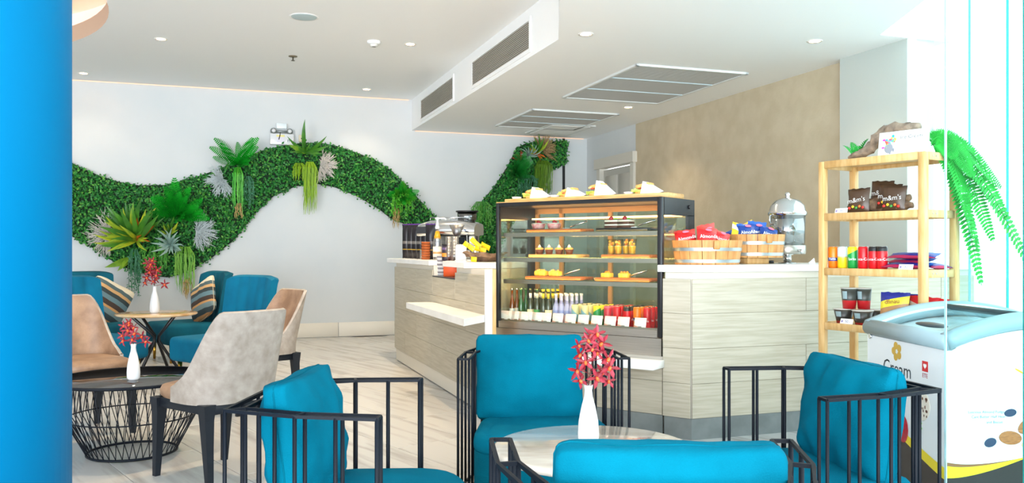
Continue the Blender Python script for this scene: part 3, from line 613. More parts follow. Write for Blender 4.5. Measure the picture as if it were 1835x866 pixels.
def snack_mb(wd, ht, dp, seed=0, nx=9, nz=11):
    m = MB()
    def f(sg):
        def g(a, b):
            x, z = 2*a-1, 2*b-1
            cr_ = abs(z) ** 6; t_ = dp*(1-abs(x) ** 3)*(1-z*z*z*z)*.5
            t_ += .006*noise.noise(Vector((x*2+seed, z*2, sg)))*(1-cr_)
            return (wd/2*x*(1-.06*(1-z*z)), sg*t_+.0006*sg, ht/2*(1+z)+.003*math.sin(x*9)*cr_)
        return g
    m.grid(f(-1), nx, nz); m.grid(f(1), nx, nz); return m
def snack(name, label, loc, rot, mat, words, grp, wd=.15, ht=.2, dp=.06, ts=.035, ink=None, cat='snack bag', extra=None, tz=.62):
    t = thing(name, label, cat, loc, 0, grp, rot); snack_mb(wd, ht, dp, loc[0]*7).build('bag', mat, t)
    if words: MB().text(words, ts, T(0, -dp/2-.004, ht*tz) @ RY(-.12) @ RX(PI/2)).build('lettering', ink or m_txtw, t)
    if extra: extra(t)
    return t
t1 = W(.20, .20, ZW); dloc = at(1267, 470, 5.75); T1 = (dloc.x, dloc.y, ZW)
tub(T1, TH-.25, 'oval wooden tub of red snack bags on the counter corner', .175, .195, .165)
dl2 = at(1356, 470, 6.02); T2 = (dl2.x, dl2.y, ZW+.045)
bk_ = MB().rbox(-.09, -.07, 0, .09, .07, .044, .003, 1).build('wooden_block', m_pine, None, (dl2.x-.03, dl2.y, ZW), (0, 0, TH)); tag(bk_, 'small pale wooden block raising the rear snack tub', 'block')
tub(T2, TH-.1, 'wooden tub of blue snack bags raised on a block', .15, .165, .165)
b_rb = bands('red_bag', [(0, '#e9b53a'), (.22, '#cc1a1f'), (.9, '#e03a30')], slant=.12); b_bb = bands('blue_bag', [(0, '#c99a3a'), (.25, '#123a86'), (.9, '#1c56b0')], slant=.1); b_yb = bands('yellow_bag', [(0, '#173f9a'), (.5, '#f1c419')], slant=.5)
oval = lambda t_: MB().blob((0, 0, 0), (.026, .004, .009), 10, mat=T(0, -.033, .165)).build('brand_patch', M('pink_patch', '#ef6f88', .5), t_)
GR = 'red snack bags in the wooden tub'
for i, (dx, dy, dz, ry, rx) in enumerate(((-.12, .02, .06, -.1, -.35), (-.01, -.03, .07, .12, -.25), (.09, .03, .055, .3, -.3), (.02, .08, .09, -.15, .1))):
    snack('snack_bag', f'red snack bag with white lettering, {["at the left of the tub", "in the middle front of the tub", "leaning right in the tub", "standing behind the others in the tub"][i]}', (T1[0]+dx, T1[1]+dy, T1[2]+dz), (rx, ry, TH-.3+.15*i), b_rb, 'Almonds', GR, .15, .19, .06, .036, extra=oval)
for i, (dx, dy, dz, ry, rx) in enumerate(((.07, -.03, .05, .3, -.4), (-.06, .0, .06, .05, -.3), (.0, .06, .07, .1, .05))):
    snack('snack_bag', f'dark blue snack bag with pale lettering, {["leaning toward the drink dispenser", "in front by the red bags", "at the back of the tub"][i]}', (T2[0]+dx, T2[1]+dy, T2[2]+dz), (rx, ry, TH-.1), b_bb, 'Almonds', 'blue snack bags in the wooden tub', .15, .19, .06, .036, extra=oval)
snack('snack_bag', 'long yellow and blue snack bag lying across the rear tub', (T2[0]-.2, T2[1]+.06, T2[2]+.12), (-.35, 1.25, TH), b_yb, '', 'blue snack bags in the wooden tub', .12, .36, .05)
snack('snack_bag', 'yellow bag behind the red bags with a white printed patch', (T2[0]-.13, T2[1]+.02, T2[2]+.07), (-.2, .3, TH), bands('yellow_bag_plain', [(0, '#f1c419'), (.72, '#f4f0e2'), (.9, '#f1c419')], slant=.3), 'NUTS', 'blue snack bags in the wooden tub', .15, .18, .05, .03, ink=m_txtk, tz=.8)
dd = at(1411, 465, 6.18); dt = thing('drink_dispenser', 'chrome domed clear juice dispenser on the counter', 'drink dispenser', (dd.x, dd.y, ZW), TH)
MB().lathe([(.07, 0), (.065, .006), (.03, .012), (.028, .06), (.05, .068)], 28).build('pedestal', m_chrome, dt)
MB().lathe([(.125, .068), (.13, .075), (.13, .13), (.126, .135)], 36).build('base_ring', m_steel, dt)
MB().lathe([(.122, .134), (.128, .355), (.124, .355), (.118, .138)], 36).build('clear_tank', m_tank, dt)
MB().lathe([(.04, .136), (.04, .352)], 24).build('ice_core', M('core_steel', '#e4ecee', .3, .2), dt)
MB().lathe([(.138, .352), (.14, .375), (.132, .385), (.122, .425), (.09, .462), (.04, .482), (.0001, .486)], 36).build('dome_lid', m_chrome, dt)
MB().lathe([(.02, .484), (.012, .495), (.02, .508), (.012, .522), (.0001, .526)], 18).build('finial', m_chrome, dt)
for s_ in (-1, 1): MB().tube([(s_*.13, 0, .36), (s_*.155, 0, .345), (s_*.155, 0, .30), (s_*.128, 0, .285)], .006, 6).build('handle', m_chrome, dt)
MB().tube([(0, -.12, .095), (0, -.16, .095), (0, -.165, .075)], .011, 8).build('tap', m_chrome, dt)
dn = at(1368, 462, 6.25); nb = MB().rbox(-.05, -.03, 0, .05, .03, .02, .003, 1).build('drip_grate', m_blk, None, (dn.x+.02, dn.y, ZW), (0, 0, TH)); tag(nb, 'small black drip grate on the counter beside the dispenser', 'drip tray')
dn = at(1455, 462, 6.1); nb = MB().add([(-.03, 0, 0), (.03, 0, 0), (.035, .02, .04), (0, .05, .0)], [(0, 1, 2), (0, 2, 3), (1, 3, 2), (0, 3, 1)]).build('paper_scrap', m_paper, None, (dn.x, dn.y, ZW+.0005), (0, 0, TH)); tag(nb, 'folded white paper scrap on the counter by the shelf', 'paper')

# ------------------------------------------------------------------ the coffee corner on the far wing
def cw(px, u): 
    t = (px-CX)/F; ax, ay = KX+u*CT, KY+u*ST; v = (ax-t*ay)/(ST+t*CT); return v
b_cof = bands('coffee_bag', [(0, '#17131a'), (.25, '#a8872c'), (.275, '#17131a'), (.42, '#6e6a66'), (.5, '#17131a'), (.96, '#4b2277')])
for i in range(6):
    px = 729+i*8.5; v = cw(px, -.85)
    t = snack('coffee_bag', f'tall black coffee bag, {ORD[i]} from the wall end of the row', W(-.85, v, ZW), (0, 0, TH-.9), b_cof, '', 'black coffee bags on the counter', .13, .40-.006*i, .09, cat='coffee bag')
v = cw(763, -.93); st = thing('cardboard_sleeve_stack', 'brown stack of card sleeves beside the coffee bags', 'cup sleeves', W(-.93, v, ZW), TH)
for k in range(7): MB().lathe([(.04, .026*k), (.046, .026*k+.024)], 20).build('sleeve', M('sleeve_brown', '#b0571f', .7), st)
v = cw(783, -.92); sb = thing('syrup_bottle', 'clear syrup bottle with white pump beside the coffee machine', 'bottle', W(-.92, v-.02, ZW), TH)
MB().lathe([(.04, 0), (.043, .01), (.043, .17), (.036, .21), (.018, .27), (.018, .30)], 24).build('bottle', m_plastic, sb)
MB().lathe([(.0435, .03), (.0435, .13)], 24).build('label_band', bands('syrup_label', [(0, '#efe3d2'), (.3, '#c79a62'), (.5, '#efe3d2')]), sb)
pu = MB().lathe([(.022, .30), (.024, .32), (.014, .34), (.01, .39), (.024, .395), (.024, .41), (.0001, .415)], 16).build('pump', m_china, sb); MB().tube([(0, 0, .40), (.06, -.03, .405), (.08, -.04, .39)], .008, 8).build('spout', m_china, pu)
MB().lathe([(.0001, .28), (.019, .28), (.037, .205), (.03, .205)], 18).build('syrup', M('amber_syrup', '#d9a21c', .2), sb)
v = cw(797, -.95); ct = thing('canister', 'dark printed tin canister beside the syrup bottle', 'canister', W(-.95, v-.06, ZW), TH)
MB().lathe([(.04, 0), (.042, .004), (.042, .14)], 24).build('tin', bands('tin_print', [(0, '#2c2635'), (.25, '#d98a2a'), (.5, '#2c2635'), (.7, '#5b4a76'), (.85, '#2c2635')]), ct); MB().lathe([(.044, .14), (.044, .152), (.0001, .154)], 24).build('lid', m_blk, ct)
# paper cups stacked in the counter notch
v = cw(787, -.98); pc = thing('paper_cup_stack', 'stack of striped paper cups in the counter notch', 'paper cups', W(-.96, v, 1.0065), TH)
for k in range(10): MB().lathe([(.036, .018*k), (.042, .018*k+.017), (.044, .018*k+.019), (.041, .018*k+.019)], 18).build('cup', [M('cup_grey', '#8d8a90', .6), m_paper][k % 2 == 0], pc)
v = cw(806, -.95); ob = thing('orange_box', 'small orange box in the counter notch', 'box', W(-.93, v-.02, 1.0065), TH-.5)
MB().rbox(-.07, -.06, 0, .07, .06, .125, .004, 1).build('body', M('orange_card', '#d9531c', .5), ob); MB().rbox(-.072, -.062, .095, .072, .062, .13, .004, 1).build('lid', M('orange_card_light', '#e0622a', .5), ob)
for i, px in enumerate((805, 815)):
    t = thing('plastic_cup_stack', f'tall stack of clear plastic cups, {"nearer the syrup bottle" if i == 0 else "nearer the napkins"}', 'plastic cups', W(-.93, cw(px, -.93), ZW), TH, 'stacked clear cups on the counter')
    for k in range(6): MB().lathe([(.030, .028*k), (.038, .028*k+.08), (.036, .028*k+.08), (.029, .028*k+.003)], 16).build('cup', m_plastic, t)
t = thing('napkin_holder', 'white folded napkins standing beside the clear cups', 'napkins', W(-.9, cw(826, -.9), ZW), TH-.4)
MB().rbox(-.05, -.04, 0, .05, .04, .01, .002, 1).build('tray', m_china, t)
for k in range(4): MB().rbox(-.045, -.03+.018*k, .0102, .045, -.018+.018*k, .13+.006*k, .003, 1, mat=RX(-.08)).build('napkin', m_paper, t)
# espresso machine
v = cw(815, -.62); em = thing('espresso_machine', 'chrome espresso machine with curved hood on the counter', 'coffee machine', W(-.62, v+.2, ZW), TH-.62)
MB().rbox(-.28, -.16, .0, .28, .22, .10, .012, 2).build('base', m_steel, em); MB().box(-.24, -.155, .10, .24, .02, .105).build('drip_grate', m_blk, em)
MB().rbox(-.26, .06, .1, .26, .22, .36, .01, 2).build('back_column', m_steel, em)
hd = MB(); prof = [(-.17, .25), (-.185, .30), (-.17, .35), (-.11, .395), (-.02, .415), (.1, .415), (.2, .40), (.22, .36), (.22, .26), (-.05, .24)]
def hood(x): k = 1-.25*abs(x/.33) ** 4; return [(x, a*k, .24+(b_-.24)*k) for a, b_ in prof]
xs = [-.32, -.3, -.2, -.1, 0, .1, .2, .3, .32]; vs = [p for x in xs for p in hood(x)]; q = len(prof)
hd.add(vs, [(i*q+j, i*q+(j+1) % q, (i+1)*q+(j+1) % q, (i+1)*q+j) for i in range(len(xs)-1) for j in range(q)], 0, True); hd.add(hood(-.32), [tuple(range(q))]); hd.add(hood(.32), [tuple(range(q))[::-1]]); hd.build('hood', m_chrome, em)
for x in (-.12, .12):
    g = MB(); g.lathe([(.035, .18), (.04, .19), (.04, .24)], 20, mat=T(x, -.08, 0)); gh = g.build('group_head', m_chrome, em); MB().tube([(x, -.1, .19), (x, -.24, .175)], [.012, .016], 10).build('portafilter_handle', m_blk, gh)
MB().box(-.3, -.19, .27, -.12, -.176, .34).build('control_panel', m_blk, em)
MB().tube([(.24, -.14, .26), (.26, -.19, .2), (.26, -.19, .12)], .006, 6).build('steam_wand', m_chrome, em)
cg = MB(); cg.tube([(-.22, .0, .44), (.22, .0, .44), (.22, .18, .44), (-.22, .18, .44)], .005, 6, closed=True); [cg.tube([(x, y, .41), (x, y, .44)], .004, 6) for x in (-.22, 0, .22) for y in (0, .18)]; cg.build('cup_rail', m_chrome, em)
v = cw(826, -.72); gr = thing('coffee_grinder', 'coffee grinder with bean hopper before the chrome machine', 'coffee grinder', W(-.76, v, ZW), TH)
MB().rbox(-.06, -.07, 0, .06, .08, .22, .015, 2).build('body', m_black, gr); MB().lathe([(.03, .222), (.035, .24), (.075, .34), (.073, .34), (.03, .245)], 24).build('hopper', m_plastic, gr)
MB().lathe([(.0001, .238), (.028, .238), (.062, .32), (.0001, .325)], 20).build('beans', M('coffee_beans', '#3f2013', .6, col2='#5d3320', scale=90, bump=.6, bscale=90), gr); MB().tube([(0, -.07, .15), (0, -.13, .14)], .012, 8).build('chute', m_chrome, gr)
v = cw(842, -.55); hp2 = thing('bean_hopper', 'large clear bean hopper with flat black lid behind the chrome machine', 'bean hopper', W(-.42, v+.55, ZW), TH)
MB().rbox(-.09, -.1, 0, .09, .1, .38, .015, 2).build('grinder_body', m_blk, hp2); MB().lathe([(.06, .38), (.10, .42), (.105, .50)], 24).build('hopper', m_smoke, hp2); MB().lathe([(.12, .50), (.122, .515), (.0001, .52)], 24).build('lid', m_blk, hp2)
v = cw(852, -.72); fm = thing('milk_pitcher', 'small steel milk pitcher behind the yellow sachets', 'pitcher', W(-.72, v, ZW), TH)
MB().lathe([(.0001, .002), (.045, .002), (.047, .05), (.036, .10), (.042, .13), (.04, .13), (.033, .1)], 24).build('jug', m_chrome, fm); MB().tube([(.04, 0, .11), (.08, 0, .1), (.08, 0, .05), (.046, 0, .03)], .005, 6).build('handle', m_chrome, fm)
v = cw(868, -.5); mn = thing('cash_screen', 'dark angled touch screen seen from behind beside the display case', 'screen', W(-.5, 1.72, ZW), TH-.35)
MB().rbox(-.13, -.01, .07, .13, .01, .28, .006, 2, mat=RX(.25)).build('panel', m_blk, mn); MB().rbox(-.08, -.06, 0, .08, .08, .015, .004, 1).build('foot', m_blk, mn); MB().rbox(-.025, .0, .015, .025, .03, .16, .004, 1).build('neck', m_blk, mn)
# driftwood bowl with yellow sachets
v = cw(853, -.9); db = thing('driftwood_bowl', 'rough brown driftwood bowl holding yellow sachets', 'bowl', W(-.84, v-.03, ZW+.0), TH-.5)
def rough(a, b):
    t_ = 2*PI*a; r_ = .05+.09*min(1, b*1.5)-(.02 if b > .8 else 0); z_ = .1*b if b < .8 else .08-.2*(b-.8)
    k_ = 1+.22*noise.noise(Vector((math.cos(t_)*2, math.sin(t_)*2, b*3))); return (1.25*r_*k_*math.cos(t_), r_*k_*math.sin(t_), max(.001, z_*(1+.4*noise.noise(Vector((math.cos(t_)*1.5, math.sin(t_)*1.5, 7))))))
g = MB(); g.grid(rough, 28, 9, closed_u=True); g.add([rough(i/28, 1) for i in range(28)], [tuple(range(28))[::-1]]); g.add([rough(i/28, 0) for i in range(28)], [tuple(range(28))[::-1]]); g.build('bowl', m_cork, db)
for i, (dx, dy, dz, ry, rz) in enumerate(((-.10, -.05, .1, -1.0, .1), (.0, -.06, .09, -1.35, .0), (.05, .0, .11, -1.2, -.3), (-.02, .04, .12, -.8, .3), (-.09, -.09, .02, -1.5, .1))):
    snack('sachet', f'yellow sachet, {["on top toward the napkins", "lettered, across the bowl front", "near the display case side", "at the back of the bowl", "poking out low on the bowl"][i]}', W(-.84+dx, v-.03+dy, ZW+dz), (-.3, ry, TH+rz-.5), M('sachet_yellow', '#f0cd12', .4), 'YUM' if i in (0, 1) else '', 'yellow sachets in the driftwood bowl', .042, .11 if i < 4 else .05, .012, .024, ink=m_txtk, cat='sachet', tz=.5)
lw_ = thing('driftwood_piece', 'dark driftwood end leaning by the display case post', 'driftwood', W(-.72, cw(874, -.72)-.1, ZW), TH-.5); g = MB(); g.blob((0, 0, .03), (.10, .05, .03), 14, jit=.7, seed=3); g.build('wood', m_cork, lw_)
# ------------------------------------------------------------------ wire lounge armchairs (local +x is the open front)
def pillow_mb(wd, th, ht, seed=0, n=22, boxy=.5):
    m = MB(); hw, hh, ht2 = wd/2, th/2, ht/2
    def warp(p):
        x, y, z = p; ex = abs(x) ** 3; ez = abs(z) ** 3
        t_ = boxy+(1-boxy)*(1-ex)*(1-ez) if True else 1
        pin = 1-.055*(1-z*z)*ex-.0; pin2 = 1-.06*(1-x*x)*ez*(1 if z > 0 else .3)
        cor = max(0, abs(x)+abs(z)-1.55)*.10
        q = Vector((x*hw*pin*(1-cor), y*hh*t_*(1-.5*max(0, abs(x)+abs(z)-1.3)), z*ht2*pin2*(1-cor)))
        nz = noise.noise(Vector((x*1.6+seed, y*1.3, z*1.6)))*(.006 if seed == 2.3 else .014)+noise.noise(Vector((x*4+seed*2, y*2, z*3.5-seed)))*.011*(1-.8*max(ex, ez))+(.002 if seed == 2.3 else .007)*math.exp(-((z-.62)/.28) ** 2)*math.sin(x*12+seed+2*math.sin(x*5))
        fold = .010*math.exp(-((z+.85)/.25) ** 2)*math.sin(x*11+seed)+.008*math.exp(-((abs(x)-.8)/.15) ** 2)*math.sin(z*9+seed*2)
        return q+Vector((0, (nz+fold)*(1 if y > 0 else -1)*(1 if abs(y) > .5 else .2), nz*.7*(1 if abs(z) > .8 else .2)))
    def rnd_(v):                                           # round the edges of the cube
        v = Vector(v); k = .86; c = Vector([max(-k, min(k, a)) for a in v]); d = v-c
        return c+(d.normalized()*(1-k) if d.length > 1e-6 else d)
    vs = {}; V = []; Fc = []
    def idx(p):
        k = tuple(round(a, 5) for a in p)
        if k not in vs: vs[k] = len(V); V.append(warp(rnd_(p)))
        return vs[k]
    g = [math.copysign(abs(2*i/n-1) ** .8, 2*i/n-1) for i in range(n+1)]
    gy = [-1, -.9, -.5, 0, .5, .9, 1]
    for a in (-1, 1):
        for i in range(n):
            for j in range(n):
                q = [idx((g[i], a, g[j])), idx((g[i+1], a, g[j])), idx((g[i+1], a, g[j+1])), idx((g[i], a, g[j+1]))]; Fc.append(q if a < 0 else q[::-1])
        for i in range(n):
            for j in range(6):
                q = [idx((a, gy[j], g[i])), idx((a, gy[j+1], g[i])), idx((a, gy[j+1], g[i+1])), idx((a, gy[j], g[i+1]))]; Fc.append(q if a > 0 else q[::-1])
                q = [idx((g[i], gy[j], a)), idx((g[i+1], gy[j], a)), idx((g[i+1], gy[j+1], a)), idx((g[i], gy[j+1], a))]; Fc.append(q if a > 0 else q[::-1])
    m.add(V, Fc, 0, True)
    sq = [(-1+2*k/14, 0, 1) for k in range(14)]+[(1, 0, 1-2*k/14) for k in range(14)]+[(1-2*k/14, 0, -1) for k in range(14)]+[(-1, 0, -1+2*k/14) for k in range(14)]
    m.seam = [warp(rnd_(q)) for q in sq]; return m
def seam_mb(wd, th, ht, y=0, pm=None):
    if pm: return MB().tube(pm.seam, .0032, 6, closed=True)
    m = MB(); P = []
    for t_ in range(40):
        a = 2*PI*t_/40; c, s_ = math.cos(a), math.sin(a); k = (abs(c) ** 8+abs(s_) ** 8) ** (-1/8); P.append((c*k*wd/2*.985, y, s_*k*ht/2*.985))
    return m.tube(P, .0035, 6, closed=True)
OUT = [(0, .43), (-.28, .40), (-.55, .315), (-.55, -.315), (-.28, -.40), (0, -.43)]
INN = [(0, .375), (-.262, .348), (-.495, .272), (-.495, -.272), (-.262, -.348), (0, -.375)]
ZRAIL = .70; RR = .0075
def lerp(a, b, t): return (a[0]+(b[0]-a[0])*t, a[1]+(b[1]-a[1])*t)
def armchair(label, loc, rz):
    t = thing('wire_armchair', label, 'armchair', loc, rz, 'teal armchairs with black wire frames')
    for P, nm in ((OUT, 'outer'), (INN, 'inner')):
        for z in (ZRAIL, .012):
            MB().tube([(p[0], p[1], z) for p in P], RR, 4, smooth=False).build('rail', m_black, t)
        pts = []
        for a, b in zip(P[:-1], P[1:]):
            back = abs(a[0]-b[0]) < .01
            pts += [a] if not back else [a, lerp(a, b, .25), lerp(a, b, .5), lerp(a, b, .75)]
            if not back: pts.append(lerp(a, b, .5))
        pts.append(P[-1])
        for p in pts: MB().tube([(p[0], p[1], .012), (p[0], p[1], ZRAIL)], RR, 6).build('post', m_black, t)
    for a, b in zip(OUT, INN): MB().tube([(a[0], a[1], ZRAIL), (b[0], b[1], ZRAIL)], RR, 4, smooth=False).build('tie', m_black, t)
    half = [(-.478, .25), (-.255, .325), (0, .352)]
    arc = [(.05+.20*math.sin(a), .352*math.cos(a)) for a in [PI*k/14 for k in range(0, 15)]]
    ol = half+arc+[(p[0], -p[1]) for p in half[::-1]]
    ol = ol[::-1]
    def lay(levels, nm, mt):
        m = MB(); nn = len(ol); vs = []
        cx0 = -.13
        for (k, z) in levels: vs += [(cx0+(p[0]-cx0)*k, p[1]*k, z) for p in ol]
        fs = [(i*nn+j, i*nn+(j+1) % nn, (i+1)*nn+(j+1) % nn, (i+1)*nn+j) for i in range(len(levels)-1) for j in range(nn)]
        m.add(vs, fs, 0, True); m.add(vs[-nn:], [tuple(range(nn))], 0, True); m.add(vs[:nn], [tuple(range(nn))[::-1]]); m.build(nm, mt, t)
    lay([(.985, .03), (.992, .14), (.99, .26)], 'seat_base', m_teald)
    lay([(.97, .255), (.995, .27), (1.0, .30), (.985, .328), (.95, .343), (.88, .351), (.5, .356), (.1, .357)], 'seat', m_teal)
    return t
def back_cushion(label, loc, rz, seed, wd=.6, th=.22, ht=.47, x=-.335, tilt=.13, yaw=0, z=.312, y=0):
    c_, s_ = math.cos(rz), math.sin(rz)
    t = thing('back_cushion', label, 'cushion', (loc[0]+x*c_-y*s_, loc[1]+x*s_+y*c_, z+.012), group='loose teal back cushions')
    t.rotation_euler = Euler((tilt, 0, rz+PI/2+yaw)) if False else (-tilt, 0, rz+PI/2+yaw)
    pm = pillow_mb(wd, th, ht, seed); pm.build('cover', m_teal, t, (0, 0, ht/2))
    seam_mb(wd, th, ht, pm=pm).build('seam', m_teald, t, (0, 0, ht/2))
CA = [('teal wire armchair facing the camera behind the marble table', (.16, 4.20, 0), -PI/2+.03, 'large square teal cushion facing the camera, in the armchair before the cake display', 1.0),
      ('teal wire armchair turned sideways beside the tan dining chairs', (-.41, 3.13, 0), -.06, 'teal cushion seen edge on with a central seam and tucks', 2.3),
      ('teal wire armchair beside the white ice cream freezer', (1.065, 3.465, 0), PI+.19, 'slanted teal cushion before the ice cream freezer', 4.1),
      ('teal wire armchair seen from behind in front of the marble table', (.37, 2.41, 0), PI/2-.02, 'wide teal cushion seen from behind, nearest the camera', 5.7)]
for lab, loc, rz, cl_, sd in CA:
    armchair(lab, loc, rz); back_cushion(cl_, loc, rz, sd, **({'y': -.055} if sd == 1.0 else {'wd': .575, 'y': -.015} if sd == 5.7 else {}))

# ------------------------------------------------------------------ tables, vases, orchids
mt_ = thing('marble_table', 'round beige marble cafe table between the four teal armchairs', 'table', (.288, 2.975, 0))
MB().lathe([(.0001, .522), (.34, .522), (.354, .528), (.357, .538), (.354, .549), (.345, .552), (.0001, .552)], 72).build('tabletop', m_mtop, mt_)
MB().lathe([(.16, 0), (.16, .008), (.03, .02), (.022, .05), (.022, .5), (.07, .522)], 32).build('pedestal', m_black, mt_)
def vase(label, loc, s_=1.0):
    t = thing('bud_vase', label, 'vase', loc, 0, 'white bud vases with red orchids')
    prof = [(.026, 0), (.033, .012), (.034, .04), (.031, .08), (.022, .125), (.014, .155), (.012, .175), (.015, .192), (.012, .190), (.009, .17), (.009, .15)]
    MB().lathe([(r*s_, z*s_) for r, z in prof], 28).build('body', m_china, t)
m_orch = M('orchid_petal', '#780818', .5, col2='#961430', scale=30); m_lip = M('orchid_lip', '#e8622a', .4)
def flower_meshes(s_):
    m = MB()
    for k, a in enumerate((90, 18, 162, -50, -130)):
        L = (.034 if k == 0 else .036)*s_; wd = (.0055 if k < 3 else .0065)*s_; R = RZ(math.radians(a-90))
        vs = []
        for i, q in enumerate((0, .3, .65, 1)):
            ww = wd*[.35, .9, 1.0, .12][i]; yy = L*q; zz = .006*s_*math.sin(q*2.4)-.010*s_*q*q*(1 if k % 2 else -.4)
            vs += [(-ww, yy, zz+.002*s_), (0, yy, zz-.001*s_), (ww, yy, zz+.002*s_)]
        fs = [(i*3+j, i*3+j+1, i*3+j+4, i*3+j+3) for i in range(3) for j in range(2)]
        m.add(vs, fs, 0, True, R)
    l = MB().blob((0, -.004*s_, .006*s_), (.006*s_, .009*s_, .007*s_), 8)
    return m.mesh('flower', m_orch), l.mesh('lip', m_lip)
def orchid(label, loc, spread, height, nf, seed, s_=1.0, lean=0):
    rg = random.Random(seed); t = thing('orchid_spray', label, 'flowers', loc, 0, 'red orchid sprays'); fm_, lm_ = flower_meshes(s_)
    stems = [[(0, 0, -.15*s_), (0, 0, 0), (lean*.4+.01*s_*q, .01*q, height*.5), (lean+.02*q*s_, 0, height*.95)] for q in (-1, 1)]
    for st_ in stems: MB().tube(st_, .0022*s_, 6).build('stem', M('orchid_stem', '#5b2a22', .6), t)
    for i in range(nf):
        f = (i+.5)/nf; a = i*2.4+rg.uniform(-.4, .4); r_ = spread*(1-.62*f)*rg.uniform(.55, 1.0)
        p = Vector((lean*f+r_*math.cos(a)*1.15, -abs(r_*math.sin(a))*.5-.005 if i % 3 else r_*.5, .005+height*(.0+1.0*f)))
        MB().tube([(lean*f, 0, p.z-.012*s_), ((p.x+lean*f)/2, p.y/2, p.z-.002), p], .0015*s_, 5).build('pedicel', m_orch, t)
        fo = put('flower', fm_, t, p, (PI/2-.3+rg.uniform(-.5, .5), rg.uniform(-.6, .6), rg.uniform(-.7, .7)), scale=(rg.uniform(.85, 1.15),)*3)
        put('lip', lm_, fo)
VL = (.262, 2.86)
vase('white bud vase on the marble table among the teal armchairs', (VL[0]+.01, VL[1]+.12, .5525), 1.12)
orchid('large spray of crimson orchids in the vase on the marble table', (VL[0]+.01, VL[1]+.12, .765), .085, .185, 17, 3, 1.0, .015)

# wire basket table with smoked glass top
WT = (-2.33, 5.14)
wt = thing('wire_basket_table', 'round smoked glass table on a black wire basket base', 'table', (WT[0], WT[1], 0))
gt = MB().lathe([(.0001, .457), (.452, .457), (.452, .467), (.0001, .467)], 72).build('glass_top', m_smoke, wt)
MB().lathe([(.449, .452), (.458, .454), (.458, .469), (.449, .471), (.449, .452)], 72, cap=False).build('rim', m_black, wt)
ZM = (.455, .235, .012); RB = (.37, .372, .255)
for z, r_, th in zip(ZM, RB, (.006, .004, .008)): MB().tube([(r_*math.cos(2*PI*k/60), r_*math.sin(2*PI*k/60), z) for k in range(60)], th, 6, closed=True).build('ring', m_black, wt)
lat = MB(); N = 44
for k in range(N):
    for sg in (-1, 1):
        a = 2*PI*k/N; P = [(RB[i]*math.cos(a+sg*o), RB[i]*math.sin(a+sg*o), ZM[i]) for i, o in enumerate((0, .09, .22))]; lat.tube(P, .0026, 4, cap=False, smooth=False)
lat.build('wire_lattice', m_black, wt, kind='stuff')
vp = (-2.27, 5.02)
vase('white bud vase on the smoked glass table', (vp[0], vp[1], .4675), 1.12); orchid('crimson orchid spray in the vase on the smoked glass table', (vp[0]+.0, vp[1], .68), .085, .13, 12, 9, 1.05, -.03)

# far round table with angled black legs
FT = (-3.65, 8.6)
ft = thing('tripod_table', 'round honey marble table on splayed black legs between blue chairs', 'table', (FT[0], FT[1], 0))
MB().lathe([(.0001, .572), (.38, .572), (.395, .582), (.395, .592), (.385, .597), (.0001, .597)], 64).build('tabletop', m_mtop2, ft)
for a in (-.5, 1.2, 2.6, 4.1):
    MB().tube([(.27*math.cos(a), .27*math.sin(a), .573), (.03*math.cos(a), .03*math.sin(a), .36), (.03*math.cos(a+.3), .03*math.sin(a+.3), .30), (.26*math.cos(a+.35), .26*math.sin(a+.35), .0)], .016, 6).build('leg', m_blk, ft)
vase('white bud vase on the honey marble table', (FT[0]-.0, FT[1]-.05, .5975), 1.45); orchid('crimson orchid spray in the vase on the honey marble table', (FT[0]-.0, FT[1]-.05, .875), .10, .26, 14, 21, 1.5, -.05)

